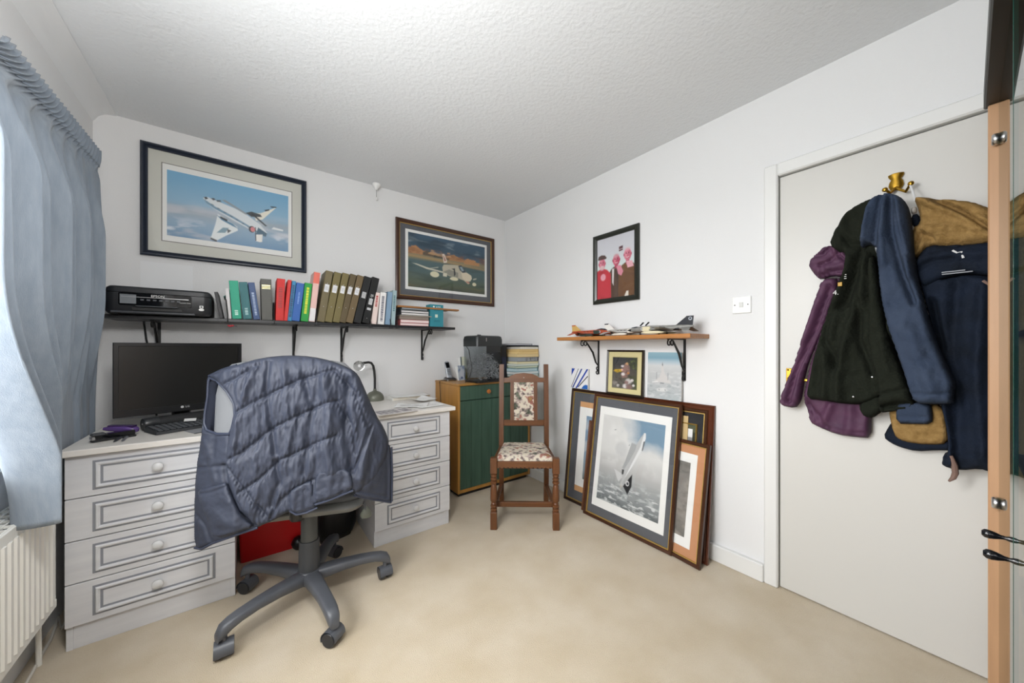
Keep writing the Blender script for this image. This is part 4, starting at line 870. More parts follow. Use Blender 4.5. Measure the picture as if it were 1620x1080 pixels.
P = Pic(60, 90, '8396a6').vgrad([(0, '3c4d44'), (.1, '8a9aa2'), (.5, '7d93a6'), (1, '7f97ae')]).cloud('b6bcc2', 4, .5, 3, .8, 1, .2)
leaning('framed_picture', 'tall dark framed picture with peach strip behind the jet picture, by the chair', 1.932, 6.4, 1.265, 1.885, .842, mat('black_brown_frame', '2c1a12', .35), greymount, [(.44, .66, mat('peach_mount', 'c99a6c', .85)), (.44, .58, whitem)], P, .30, .46, 0, 0)
leaning('framed_picture', 'narrow brown framed picture tucked behind the left edge of the jet picture', 1.893, 8.0, 1.27, 1.676, .632, mat('walnut_frame', '6b3f22', .35, var=.3, vscale=9), mat('tan_mount', 'a07a52', .85), [], None, 0, 0, prof=[(0, 0), (0, .014), (.004, .018), (.012, .012), (.018, .016), (.024, .010), (.028, .010), (.028, 0)])
wide = [(0, 0), (0, .014), (.006, .02), (.014, .014), (.020, .018), (.032, .012), (.036, .012), (.036, 0)]
leaning('framed_picture', 'wide brown moulded frame at the very back right of the leaning pictures', 1.935, 6.0, .838, 1.262, .842, mat('red_brown_frame', '5c2f1c', .35, var=.35, vscale=7), greymount, [], None, 0, 0, prof=wide, gilt_=None)
leaning('framed_picture', 'brown frame with dark grey mount just in front of the rearmost frame', 1.915, 7.5, .868, 1.235, .815, brown, greymount, [], None, 0, 0)
leaning('framed_picture', 'slim gold and olive framed picture peeping out above the peach one', 1.928, 6.1, .925, 1.16, .728, mat('gold_frame', 'a98b45', .35, metal=.6), mat('olive_mount', '4c5238', .8), [(.185, .665, whitem)], None, 0, 0, gilt_=None, prof=[(0, 0), (0, .012), (.004, .015), (.008, .010), (.008, 0)])
tag(B((0, 0, 0), (.004, .12, .765), 0, Matrix.Rotation(.095, 3, 'Y')).build('mount_board', mat('buff_board', 'c2a878', .8)), 'thin buff board standing behind the slim gold framed picture', 'board').location = (1.983, 1.035, .383)
P = Pic(60, 110, '7d7a74').vgrad([(0, '6e6c68'), (.3, '85807a'), (.6, '8a8681'), (1, '77746f')]).cloud('9b958c', 4, .5, 5, .6, 1, .2).cloud('62605c', 6, .55, 8, .5, 2, .2)
leaning('framed_picture', 'brown framed picture with peach mount in front of the right-hand frames', 1.879, 9.4, .843, 1.255, .640, brown, mat('peach_board', 'c08a64', .85), [(.28, .50, whitem)], P, .21, .40, 0, 0, rzo=-.09)
# small pictures standing on top of the leaning frames
P = Pic(70, 100, '4c4a46').vgrad([(0, '6b6660'), (.3, '5a554c'), (1, '34363a')])
P.cloud('3f4a2a', 4, .5, 3, .8, 1, .2, np.clip((P.U - .55) / .2, 0, 1)).cloud('6d7a3c', 7, .58, 7, .8, 1, .15, np.clip((P.U - .6) / .2, 0, 1))
P.poly([(.05, .55), (.10, .60), (.35, .62), (.42, .55), (.2, .50)], 'c8a422', .9, 4).poly([(.50, .80), (.62, .82), (.70, .72), (.72, .52), (.60, .36), (.42, .34), (.36, .44), (.44, .62)], '8d6f68', 1, 3)
for (x, y, r, c) in ((.60, .80, .06, 'c9a070'), (.42, .72, .06, 'd8d0d0'), (.40, .60, .05, 'e0b0a0'), (.45, .46, .07, 'e2dcda'), (.66, .50, .05, 'b2783c'), (.68, .24, .12, 'cfc9c6'), (.60, .20, .08, '8b6a66'), (.82, .28, .06, 'd9d2d0'), (.55, .08, .10, 'dcd6d4'), (.70, .06, .12, '866a66'), (.88, .12, .05, 'e0dada'), (.12, .16, .10, '8d8680'), (.25, .08, .06, 'c2bcb6'), (.34, .30, .07, '50443c')): P.ell((x, y), r, r * .7, c, .9, .6)
P.cloud('2a2622', 12, .62, 17, .5, 1, .1)
t = picture('abstract_picture', 'small dark framed abstract picture with cream mount under the wooden shelf', .285, .305, [(0, 0), (0, .012), (.003, .015), (.009, .012), (.013, .010), (.013, 0)], mat('near_black_frame', '24190f', .35), (2.022, 1.405, .836), (-math.radians(3.0), 0, RR), mat('cream_board', 'd2c795', .85), [(.196, .216, mat('mount_edge', 'a49a68', .8))], P, .190, .208, -.002, 0)
P = Pic(80, 100, 'b9bcbe').vgrad([(0, 'a9b0b2'), (.3, 'b2b5b7'), (.6, 'bcbebf'), (.72, 'c6c9ca'), (.80, 'a9bcc6'), (.88, '7ea2b4'), (1, '8fb0bd')])
P.cloud('d0d2d2', 6, .52, 4, .6, 3, .2, np.clip((.7 - P.V) / .2, 0, 1)).cloud('929a9e', 9, .58, 6, .6, 3, .15, np.clip((.5 - P.V) / .2, 0, 1)).poly([(.42, .70), (.45, .78), (.48, .70), (.50, .58), (.62, .45), (.70, .38), (.70, .34), (.50, .36), (.40, .36), (.22, .34), (.22, .38), (.36, .46), (.42, .58)], 'c9c6c4', .9, 3).poly([(.435, .73), (.45, .79), (.47, .73), (.46, .70)], '6e7478').line([(.28, .56), (.28, .42)], .010, '8d9094', .8).line([(.62, .56), (.62, .42)], .010, '8d9094', .8).line([(.16, .35), (.32, .37)], .012, 'e2e2e0', .8).line([(.40, .34), (.50, .34)], .008, '4a4e52').ell((.45, .20), .16, .04, 'd6d6d4', .7, .6).line([(.36, .21), (.37, .19)], .01, '7c8084').line([(.54, .21), (.55, .19)], .01, '7c8084')
def canvas(name, label, loc, rot, W, H, P, D=.018):
    t = thing(name, label, 'canvas', loc, rot); B((0, -D / 2, H / 2), (W, D, H), .001).build('stretched_canvas', mat('canvas_edge', 'd6d6d2', .85), t); P.build('painted_face', W, H, t, -D - .0006, H / 2); return t
canvas('jet_canvas', 'unframed pale canvas painting of a jet in snow standing on the leaning frames', (2.030, 1.122, .843), (-math.radians(2.4), 0, RR), .215, .285, P)
P = Pic(90, 80, 'e4e4e6')
P.poly([(0, 1), (.20, 1), (.0, .62)], '1f3f9a')
for (x0, x1, wd, c) in ((.42, .0, .016, '18181c'), (.62, .10, .035, '1e3f8a'), (.96, .32, .040, '1f3fa0')): P.line([(x0, 1.0), (x1, 0)], wd, c)
P.line([(.98, .64), (.45, .08)], .022, '17171b').poly([(.62, -.02), (.75, .16), (.88, .22), (1, .20), (1, -.02)], '2b62b0')
canvas('striped_canvas', 'small square canvas with blue, black and white stripes', (2.036, 1.800, .845), (-math.radians(3), 0, RR), .165, .150, P)

# ================================================================== green and pine cabinet
pine = mat('honey_pine_side', 'bf8a42', .45, var=.28, vscale=3.5, stretch=(8, 8, .7))
green = mat('green_stain', '456152', .5, col2='375244', vscale=7, stretch=(6, 6, .5))
KX0, KX1, KY0, KY1, KZ = 1.29, 2.012, 2.372, 2.772, .878
t = thing('storage_cabinet', 'pine cabinet with green stained front in the room corner', 'cabinet', ((KX0 + KX1) / 2, (KY0 + KY1) / 2, 0))
for xa in (KX0, KX1 - .02): box2((xa, KY0, .03), (xa + .02, KY1, KZ - .018), .002).build('side_panel', pine, t, world=True)
box2((KX0 - .004, KY0 - .012, KZ - .018), (KX1 + .004, KY1, KZ), .003).build('top', mat('pine_top', 'b0803e', .4, var=.2, vscale=4, stretch=(1, 9, 1)), t, world=True)
box2((KX0 + .02, KY0 + .004, .03), (KX1 - .02, KY0 + .02, .055), .001).build('bottom_rail', pine, t, world=True)
box2((KX0 + .02, KY0 + .025, .03), (KX1 - .02, KY1 - .005, KZ - .02)).build('carcass', gapm, t, world=True)
box2((KX0 + .02, KY0 + .03, 0), (KX1 - .02, KY1 - .03, .03)).build('plinth', black_pl, t, world=True)
d = box2((KX0 + .021, KY0 + .002, .745), (KX1 - .021, KY0 + .024, KZ - .020), .002).build('drawer', green, t, world=True)
kn = [(.008, 0), (.008, .008), (.016, .014), (.019, .022), (.016, .030), (.005, .034)]
MB().lathe(kn, (KX0 + .27, KY0 + .002, .803), 18, Matrix.Rotation(PI / 2, 3, 'X')).build('knob', mat('pine_knob', 'b06a34', .35), d, smooth=True, world=True)
for x0, x1, kx in ((KX0 + .021, KX1 - .0215, KX1 - .10),):
    d = box2((x0, KY0 + .002, .057), (x1, KY0 + .024, .740), .002).build('cabinet_door', green, t, world=True)
    n = 7
    for k in range(1, n): box2((x0 + (x1 - x0) * k / n - .001, KY0 + .0012, .062), (x0 + (x1 - x0) * k / n + .001, KY0 + .0032, .735)).build('board_joint', mat('joint_green', '223a30', .8), d, world=True)
    MB().lathe(kn, (kx, KY0 + .002, .62), 18, Matrix.Rotation(PI / 2, 3, 'X')).build('knob', MATS['pine_knob'], d, smooth=True, world=True)
# cordless phone
p = onZ(712, 601, KZ); t = thing('cordless_phone', 'silver and black cordless phone standing in its cradle on the pine cabinet', 'phone', (p.x, p.y, KZ), -1.75)
MB().loft([[(x, y, 0) for x, y in rrect(.055, .045, .02)], [(x, y, .012) for x, y in rrect(.054, .044, .02)], [(x * .9 - .004, y * .9, .022 - .10 * (x - 0) * .3) for x, y in rrect(.05, .04, .02)]]).build('cradle', mat('cradle_black', '1b1c1e', .35), t, smooth=True, angle=40)
MB().loft([[(x, y, .006) for x, y in rrect(.058, .048, .02)], [(x, y, .010) for x, y in rrect(.058, .048, .02)]]).build('silver_rim', steel, t)
MT = Matrix.Rotation(-.32, 3, 'Y') @ Matrix.Rotation(.1, 3, 'X')
hs = MB(); hs.loft([[MT @ Vector((x, y, z)) + Vector((-.012, 0, .014)) for x, y in rrect(a, b_, .008, 3)] for z, a, b_ in ((0, .013, .024), (.04, .012, .024), (.10, .011, .022), (.145, .011, .020), (.152, .006, .014))])
h_ = hs.build('handset', mat('phone_silver', 'b8bcc2', .25, metal=.5), t, smooth=True, angle=50)
MB().box(MT @ Vector((.0115, 0, .115)) + Vector((-.012, 0, .014)), (.003, .032, .05), .001, MT).build('display', dark_gloss, h_)
for r in range(4):
    for c in range(3): MB().box(MT @ Vector((.0125, -.011 + c * .011, .03 + r * .014)) + Vector((-.012, 0, .014)), (.003, .007, .007), .001, MT).build('key', black_pl, h_)
t = None
c0 = Vector((p.x + .03, p.y - .03, KZ + .006))
pts = [c0, onX(714, 606, KX0 - .004), onX(716, 622, KX0 - .006), onX(717.5, 650, KX0 - .006), onX(720, 690, KX0 - .006), onX(724, 720, KX0 - .005)]
pts = [Vector((p.x + .02, p.y - .01, KZ + .006)), Vector((KX0 + .02, p.y - .02, KZ + .005)), Vector((KX0 - .010, p.y - .03, KZ - .002)), Vector((KX0 - .012, p.y - .04, KZ - .08)), Vector((KX0 - .011, p.y - .06, .62)), Vector((KX0 - .012, p.y - .13, .45)), Vector((KX0 - .010, p.y - .22, .25)), Vector((KX0 - .012, KY0 + .10, .10)), Vector((KX0 - .03, KY0 + .08, .004)), Vector((KX0 - .06, KY0 + .06, .004)), Vector((KX0 - .05, KY0 + .2, .004))]
tag(MB().tube(pts, .0026, 6).build('phone_cable', mat('cable_brown', '2a1d14', .5), smooth=True), 'thin dark phone cable hanging down the side of the pine cabinet', 'cable')
# cards behind the phone
def card(label, px, w_, h_, y, rz, P, tilt=.12):
    x = onY(px, 590, y).x; t = thing('greeting_card', label, 'card', (x, y, KZ), (-tilt, 0, rz)); B((0, 0, h_ / 2), (w_, .0015, h_), 0).build('card_sheet', paperm, t); P.build('card_print', w_, h_, t, -.0012, h_ / 2)
    MB().box((0, .022, h_ * .48), (w_, .0015, h_ * .97), 0, Matrix.Rotation(-.18, 3, 'X')).build('back_leaf', paperm, t)
P = Pic(24, 30, 'b9c2cc').cloud('6e7fa0', 4, .5, 3, .8).ell((.55, .45), .3, .3, 'c9cdd6').poly([(.3, .1), (.7, .1), (.6, .25), (.4, .25)], '56648c')
card('pale blue picture card propped beside the phone', 731, .075, .125, 2.62, .2, P)
P = Pic(24, 30, 'c8d0c8').poly([(0, 0), (.2, 0), (.2, 1), (0, 1)], '3c4a50').poly([(.2, .3), (1, .6), (1, 1), (.2, 1)], 'd6d8c4').poly([(.6, 0), (1, 0), (1, .5)], 'b2a94c')
card('taller green and white card behind the pale blue card', 735, .06, .20, 2.69, .1, P)
# paper shredder
a = onZ(758, 606, KZ); t = thing('paper_shredder', 'black paper shredder with clear bin full of shreds on the pine cabinet', 'shredder', (a.x + .098, a.y + .10, KZ), .10)
smoke = glass('smoke_bin', 'd2d6d8', .08, 1.4)
SW, SD, SHH = .135, .10, .335
MB().loft([[(x, y, .006) for x, y in rrect(SW - .012, SD - .008, .03)], [(x, y, .02) for x, y in rrect(SW - .008, SD - .006, .03)], [(x, y, .288) for x, y in rrect(SW, SD, .03)]]).build('clear_bin', smoke, t, smooth=True, angle=40)
MB().loft([[(x, y, 0) for x, y in rrect(SW - .012, SD - .008, .03)], [(x, y, .014) for x, y in rrect(SW - .009, SD - .006, .03)]]).build('bin_base', black_pl, t)
sh = MB(); rnd = random.Random(3)
for k in range(1500):
    x = rnd.uniform(-SW + .03, SW - .03); y = rnd.uniform(-SD + .012, SD - .016); zt = .20 * (1 - (abs(x) / SW) ** 2.6) + .01; z = .02 + rnd.random() ** .6 * zt
    if y > -SD + .03 and z < zt * .7 and rnd.random() < .8: y = -SD + .018 + rnd.random() * .012
    L_ = rnd.uniform(.015, .035); a_ = rnd.uniform(0, PI); b_ = rnd.uniform(-.8, .8); d_ = Vector((math.cos(a_) * math.cos(b_), math.sin(a_) * .4, math.sin(b_))) * L_ * .5; n_ = Vector((0, .0, .0016))
    c_ = Vector((x, y, z)); c_.x = max(-SW + .022, min(SW - .022, c_.x)); c_.y = max(-SD + .016, c_.y)
    bend = Vector((0, rnd.uniform(-.004, .004), rnd.uniform(-.006, .006)))
    sh.add([c_ - d_ - n_, c_ + bend - n_, c_ + d_ - n_, c_ + d_ + n_, c_ + bend + n_, c_ - d_ + n_], [(0, 1, 4, 5), (1, 2, 3, 4)])
so = sh.build('paper_shreds', mat('shreds', 'd8d8d8', .8, col2='6a6a6e', vscale=90), t); so['kind'] = 'stuff'
MB().loft([[(x, y, .288) for x, y in rrect(SW + .002, SD + .002, .03)], [(x, y, .345) for x, y in rrect(SW + .002, SD + .002, .03)], [(x, y, .368) for x, y in rrect(SW - .003, SD - .004, .03)], [(x, y, .375) for x, y in rrect(SW - .02, SD - .02, .02)]]).build('cutter_head', mat('shredder_black', '26292a', .38), t, smooth=True, angle=40)
B((.02, 0, .3755), (.19, .012, .002)).build('feed_slot', mat('slot_black'), t); B((-.085, -.06, .378), (.03, .015, .008), .002).build('switch', black_pl, t); B((-.045, -SD - .003, .342), (.006, .002, .028)).build('chrome_strip', steel, t)
B((.03, -SD - .001, .266), (.15, .004, .05), .001).build('front_grip', mat('grip_panel', '17191a', .3), t)
tag(MB().tube([Vector((a.x - .03, a.y + .16, KZ + .30)), Vector((a.x - .058, a.y + .06, KZ + .26)), Vector((a.x - .066, a.y + .0, KZ + .12)), Vector((a.x - .075, a.y + .02, KZ + .04)), Vector((a.x - .09, a.y + .06, KZ + .008))], .003, 6).build('shredder_cable', black_pl, smooth=True), 'thin black cable hanging beside the paper shredder', 'cable')
# books beside the shredder
x0 = onY(800, 590, 2.50).x; x1 = onY(857, 590, 2.46).x
bk = [(.022, .20, 'd6d2c0', '8d9a90'), (.016, .215, '3c6a56', 'cfd6d0'), (.018, .225, '7ea6b4', 'd9dedc'), (.020, .22, '5f8a96', 'b7cdd2'), (.014, .205, '3b6b54', 'c4cbb4'), (.012, .22, '9fb6be', 'd9dccf'), (.014, .20, 'c9bf98', 'e2d9b4'), (.028, .19, '2c2438', '9aa0a4'), (.020, .20, 'cdb27e', 'd9c391'), (.012, .185, 'd6b477', 'e0c890'), (.017, .18, 'c7a468', 'd6ba80'), (.014, .165, 'cfccc4', 'd9d6cc'), (.009, .13, '17181a', '2a2a2c'), (.010, .15, '6a6c74', 'b4b4ba')]
bl_ = ['cream paged book at the bottom of the pile beside the shredder', 'dark green book second from the bottom of the corner pile', 'pale blue large book low in the corner pile', 'blue-green glossy book below the green one in the corner pile', 'green thin book in the lower half of the corner pile', 'pale grey blue book at the middle of the corner pile', 'cream book directly under the dark purple one', 'dark purple book with grey label in the corner pile', 'buff book directly above the dark purple one', 'thin yellow paged book in the upper corner pile', 'buff paperback fourth from the top of the corner pile', 'off-white paperback third from the top of the corner pile', 'small black notebook near the top of the corner pile', 'grey magazine at the very top of the corner pile']
z = KZ
for k, ((hh, W, cv, pg), lab) in enumerate(zip(bk, bl_)):
    hh *= 1.38; W *= 1.17; t = thing('book', lab, 'book', (2.034 - W / 2 - random.uniform(0, .012) + (-.06 if k == 13 else 0), 2.33 + random.uniform(-.006, .006), z), random.uniform(-.02, .02), 'book pile beside the shredder'); D = .27
    MB().box((0, D / 2 - .05, .001), (W, D, .002)).box((0, D / 2 - .05, hh - .001), (W, D, .002)).box((W / 2 - .0015, D / 2 - .05, hh / 2), (.003, D, hh)).build('cover', mat('cover_' + cv, cv, .5), t)
    B((-.001, D / 2 - .05, hh / 2), (W - .005, D - .006, hh - .004)).build('page_block', mat('pages_' + pg, pg, .85, var=.12, vscale=2, stretch=(1, 1, 400)), t)
    if k == 7: B((.04, -.0505, hh / 2), (.13, .001, hh * .75)).build('spine_label', mat('slip_grey', 'a8aaac', .6, col2='55585c', vscale=60), t)
    z += hh
t = thing('folder', 'upright black lever arch folder between shredder and book pile', 'folder', (1.735, 2.50, KZ), -.03); B((0, 0, .15), (.055, .24, .30), .002).build('cover', mat('folder_black', '0e0f16', .45), t); B((0, -.121, .15), (.04, .002, .10)).build('spine_slip', mat('slip_navy', '20243a', .6), t)

# ================================================================== dining chair with tapestry seat
oak = mat('dark_oak', '6e4426', .38, var=.35, vscale=5, stretch=(9, 9, .8)); oak2 = mat('dark_oak_rail', '734828', .38, var=.35, vscale=5, stretch=(.8, 9, 9))
def tap():
    m = bpy.data.materials.new('floral_tapestry'); m.use_nodes = True; N = m.node_tree.nodes; L = m.node_tree.links; b = N['Principled BSDF']; b.inputs['Roughness'].default_value = .9
    t_ = N.new('ShaderNodeTexCoord'); n1 = N.new('ShaderNodeTexNoise'); n1.inputs['Scale'].default_value = 17; n1.inputs['Detail'].default_value = 5; n2 = N.new('ShaderNodeTexNoise'); n2.inputs['Scale'].default_value = 34; n2.inputs['Detail'].default_value = 3
    L.new(t_.outputs['Object'], n1.inputs[0]); L.new(t_.outputs['Object'], n2.inputs[0])
    r = N.new('ShaderNodeValToRGB'); r.color_ramp.interpolation = 'LINEAR'
    for p_, c in ((.0, '55604e'), (.36, '6a7060'), (.42, 'a08a88'), (.47, 'd2c8b6'), (.56, 'd8cfbc'), (.61, 'a8786c'), (.66, '8a5a50'), (.74, 'a58a50')):
        e = r.color_ramp.elements.new(p_); e.color = (*lin(c), 1)
    L.new(n1.outputs['Fac'], r.inputs[0]); r2 = N.new('ShaderNodeValToRGB'); r2.color_ramp.elements[0].position = .36; r2.color_ramp.elements[0].color = (*lin('5f5a60'), 1); r2.color_ramp.elements[1].position = .46; r2.color_ramp.elements[1].color = (1, 1, 1, 1)
    L.new(n2.outputs['Fac'], r2.inputs[0]); mx = N.new('ShaderNodeMixRGB'); mx.blend_type = 'MULTIPLY'; mx.inputs[0].default_value = .55; L.new(r.outputs[0], mx.inputs[1]); L.new(r2.outputs[0], mx.inputs[2]); L.new(mx.outputs[0], b.inputs['Base Color']); return m
tapm = tap()
fl, fr = Vector((1.237, 1.838)), Vector((1.566, 1.577)); bL, bR = Vector((1.502, 2.122)), Vector((1.831, 1.939))
c = (fl + fr + bL + bR) / 4; ax = (fr - fl).normalized(); rz = math.atan2(ax.y, ax.x)
t = thing('dining_chair', 'dark oak dining chair with floral tapestry seat in the corner', 'chair', (c.x, c.y, 0), rz)
FW, BW, FD, BD = .198, .168, -.192, .180
for sx_ in (-1, 1):
    mb = MB(); x = sx_ * FW
    mb.box((x, FD, .055), (.042, .042, .11), .003); mb.box((x, FD, .405), (.044, .044, .10), .004)
    mb.lathe([(.020, .11), (.016, .114), (.021, .122), (.021, .130), (.014, .135), (.021, .142), (.021, .152), (.014, .157), (.019, .163), (.015, .170), (.022, .182), (.023, .20), (.021, .25), (.018, .275), (.014, .285), (.021, .292), (.022, .302), (.014, .308), (.021, .314), (.021, .324), (.014, .330), (.020, .336), (.020, .346), (.016, .350), (.020, .356)], (x, FD, 0), 18)
    mb.build('front_leg', oak, t, smooth=True, angle=30)
    x = sx_ * BW
    secs = [[(x + a, BD + y + b_, z) for a, b_ in ((-.017, -.02), (.017, -.02), (.017, .02), (-.017, .02))] for z, y in ((0, .05), (.20, .012), (.42, 0), (.60, .012), (.80, .03), (1.03, .055))]
    MB().loft(secs).build('back_post', oak, t)
    MB().tube([(sx_ * FW, FD, .13), (sx_ * BW, BD + .02, .13)], .001, 4)
    a = Vector((sx_ * FW, FD, .125)); b_ = Vector((sx_ * BW, BD + .02, .125)); d = b_ - a; MB().box((a + b_) / 2, (.024, d.length - .03, .032), .003, Matrix.Rotation(math.atan2(-d.x, d.y), 3, 'Z')).build('side_stretcher', oak, t)
    a = Vector((sx_ * FW, FD, .405)); b_ = Vector((sx_ * BW, BD, .405)); d = b_ - a; MB().box((a + b_) / 2, (.024, d.length - .03, .05), .003, Matrix.Rotation(math.atan2(-d.x, d.y), 3, 'Z')).build('seat_rail', oak, t)
B((0, FD + .075, .125), (.37, .024, .032), .003).build('cross_stretcher', oak2, t)
fr_ = B((0, FD + .002, .410), (.355, .024, .044), .003).build('front_rail', oak2, t)
for k in range(13): B((-.16 + k * .0267, FD - .011, .392), (.010, .006, .008), .002).build('carved_notch', mat('notch_dark', '3a1f10', .5), fr_)
B((0, BD, .41), (.31, .024, .05), .003).build('back_rail', oak2, t)
# seat pad
def seat(u, v):
    a, b_ = 2 * u - 1, 2 * v - 1; hw = (.192 + (.160 - .192) * v); k = max(abs(a) ** 6, abs(b_) ** 6)
    sq = 1 - .035 * (abs(a) ** 4 * abs(b_) ** 4)
    return (a * hw * sq, FD + .004 + (BD - FD - .018) * v * 1.0, .432 + .038 * math.sqrt(max(0, 1 - k)))
MB().grid(seat, 28, 28).build('seat_pad', tapm, t, smooth=True, angle=0)
B((0, -.005, .430), (.36, .34, .006)).build('seat_board', oak2, t)
yb = lambda z: BD + (.012 + (z - .60) * .105 if z > .6 else .012)
MB().box((0, yb(.595), .595), (.305, .022, .045), .003).build('lower_back_rail', oak2, t)
cr = MB(); cr.prism([(-.152, .895), (.152, .895), (.152, .928), (.115, .93), (.095, .945), (.06, .958), (0, .964), (-.06, .958), (-.095, .945), (-.115, .93), (-.152, .928)], -.012, .012, fn=lambda x, z, y: (x, yb(z) + y, z)); cr.build('crest_rail', oak2, t)
for sx_ in (-1, 1): MB().prism([(sx_ * .074, .615), (sx_ * .102, .615), (sx_ * .102, .90), (sx_ * .074, .90)], -.012, .012, fn=lambda x, z, y: (x, yb(z) + y, z)).build('splat_stile', oak, t)
pb = MB().prism([(-.076, .615), (.076, .615), (.076, .90), (-.076, .90)], -.011, .006, fn=lambda x, z, y: (x, yb(z) + y, z)).build('tapestry_back', tapm, t)
for k in range(8):
    for sx_ in (-1, 1):
        z_ = .63 + k * .036; MB().lathe([(.0035, 0), (.003, .002), (.001, .003)], (sx_ * .069, yb(z_) - .011, z_), 8, Matrix.Rotation(PI / 2, 3, 'X')).build('upholstery_nail', mat('nail_dark', '3a2a1c', .4, metal=.6), pb)
MB().lathe([(.004, 0), (.003, .003)], (0, yb(.93) - .012, .93), 8, Matrix.Rotation(PI / 2, 3, 'X')).build('crest_pin', steel, t)

# ================================================================== under the desk
t = thing('storage_box', 'bright red storage box on the carpet under the desk', 'box', (.13, 2.46, 0))
rd = mat('red_plastic', 'c4161a', .35)
MB().loft([[(x, y, 0) for x, y in rrect(.155, .095, .015, 3)], [(x, y, .30) for x, y in rrect(.165, .10, .015, 3)]]).build('body', rd, t, smooth=True, angle=40)
MB().loft([[(x, y, .30) for x, y in rrect(.172, .108, .02, 3)], [(x, y, .325) for x, y in rrect(.172, .108, .02, 3)], [(x, y, .332) for x, y in rrect(.160, .096, .02, 3)]]).build('lid', mat('red_lid', 'd33028', .35), t, smooth=True, angle=40)
t = thing('bag', 'black fabric bag slumped under the desk beside the right drawers', 'bag', (.44, 2.42, 0))
bagm = mat('bag_nylon', '101114', .5, bump=.5, bscale=40)
secs = []
for z, r in ((0, .86), (.04, 1.0), (.13, 1.02), (.22, .9), (.28, .66), (.31, .35)):
    secs.append([((.125 * r + .012 * noise.noise(Vector((math.cos(a) * 2, math.sin(a) * 2, z * 14)))) * math.cos(a), (.13 * r + .02 * noise.noise(Vector((math.cos(a) * 3, math.sin(a) * 3, z * 17 + 4)))) * math.sin(a), z) for a in [2 * PI * k / 30 for k in range(30)]])
MB().loft(secs).build('body', bagm, t, smooth=True, angle=0)
MB().tube([(-.08, -.09, .22), (-.10, -.13, .20), (-.11, -.14, .10), (-.09, -.14, .02)], .008, 6).build('strap', bagm, t, smooth=True)
p = onZ(474, 872, 0); t = thing('rubber_ball', 'small round black object on the carpet in front of the red box', 'ball', (p.x, p.y + .03, 0))
MB().lathe([(.004, 0), (.022, .006), (.034, .020), (.038, .038), (.034, .056), (.022, .070), (.004, .076)], (0, 0, 0), 20).build('ball', mat('ball_black', '0d0d0e', .35), t, smooth=True)
MB().lathe([(.0385, .036), (.0392, .038), (.0385, .040)], (0, 0, 0), 20).build('mould_line', black_pl, t, smooth=True)

# ================================================================== office chair
HUB = Vector((.231, 1.840, 0)); CU = Vector((.9395, -.3426, 0)); CN = Vector((-.3426, -.9395, 0)); CRZ = math.atan2(CU.y, CU.x)
och = thing('office_chair', 'grey swivel office chair with five-star base at the desk', 'chair', HUB, CRZ)
basem = mat('base_grey', '54575d', .38, var=.2, vscale=8); castm = mat('castor_dark', '26282c', .35); seatm = mat('seat_shell_grey', '6b6c6a', .55); clothm = mat('chair_cloth', '55585c', .9, bump=.4, bscale=700)
MB().lathe([(.020, .085), (.052, .092), (.056, .12), (.046, .142), (.040, .146)], (0, 0, 0), 24).build('hub', basem, och, smooth=True, angle=50)
for i, a in enumerate((226, 297, 10, 81.5, 153)):
    A = math.radians(a); d = Vector((math.cos(A), math.sin(A), 0)); sd = Vector((-d.y, d.x, 0))
    secs = []
    for r, zc, hw, hh in ((.02, .112, .034, .030), (.06, .118, .034, .027), (.14, .124, .030, .022), (.22, .125, .027, .019), (.28, .120, .026, .019), (.312, .113, .025, .021), (.340, .100, .022, .024), (.354, .084, .016, .016)):
        secs.append([d * r + sd * (hw * math.copysign(abs(math.cos(q)) ** .6, math.cos(q))) + Vector((0, 0, zc + hh * math.copysign(abs(math.sin(q)) ** .6, math.sin(q)))) for q in [2 * PI * k / 14 for k in range(14)]])
    arm = MB().loft(secs).build('base_arm', basem, och, smooth=True, angle=50)
    MB().tube([d * .33 + Vector((0, 0, .092)), d * .33 + Vector((0, 0, .05))], .010, 10).build('castor_stem', basem, arm, smooth=True)
    ct = d * .33 + d * .018 * (1 if i % 2 else .6) + sd * .012
    ya = math.radians([200, 60, 20, 140, 250][i]); w_ = Vector((math.cos(ya), math.sin(ya), 0)); f_ = Vector((-w_.y, w_.x, 0)); MW_ = Matrix((f_, Vector((0, 0, 1)), w_)).transposed()
    c_ = d * .33 + Vector((0, 0, .030))
    for sg in (-1, 1):
        MB().lathe([(.010, -.012), (.026, -.012), (.0295, -.007), (.0295, .007), (.026, .012), (.010, .012)], c_ + w_ * sg * .018, 22, MW_).build('castor_wheel', castm, arm, smooth=True, angle=40)
    hood = MB(); ring = []
    for k in range(13):
        q = math.radians(-20 + 205 * k / 12); ring.append([c_ + f_ * (.033 * math.cos(q)) + Vector((0, 0, .033 * math.sin(q))) + w_ * x for x in (-.030, -.024, .024, .030)] + [c_ + f_ * (.030 * math.cos(q)) + Vector((0, 0, .030 * math.sin(q))) + w_ * x for x in (.024, -.024)])
    hood.loft(ring); hood.build('castor_hood', basem, arm, smooth=True, angle=40)
MB().lathe([(.041, .142), (.043, .15), (.041, .272), (.039, .277)], (0, 0, 0), 24).build('column_sleeve', mat('sleeve_grey', '434548', .5), och, smooth=True, angle=40)
MB().lathe([(.034, .27), (.034, .405), (.030, .41)], (0, 0, 0), 24).build('column_cover', mat('cover_grey', '505250', .5), och, smooth=True, angle=40)
MB().lathe([(.013, .40), (.013, .455)], (0, 0, 0), 16).build('gas_piston', steel, och, smooth=True, angle=40)
B((0, .02, .448), (.20, .26, .03), .006).build('mechanism', black_pl, och)
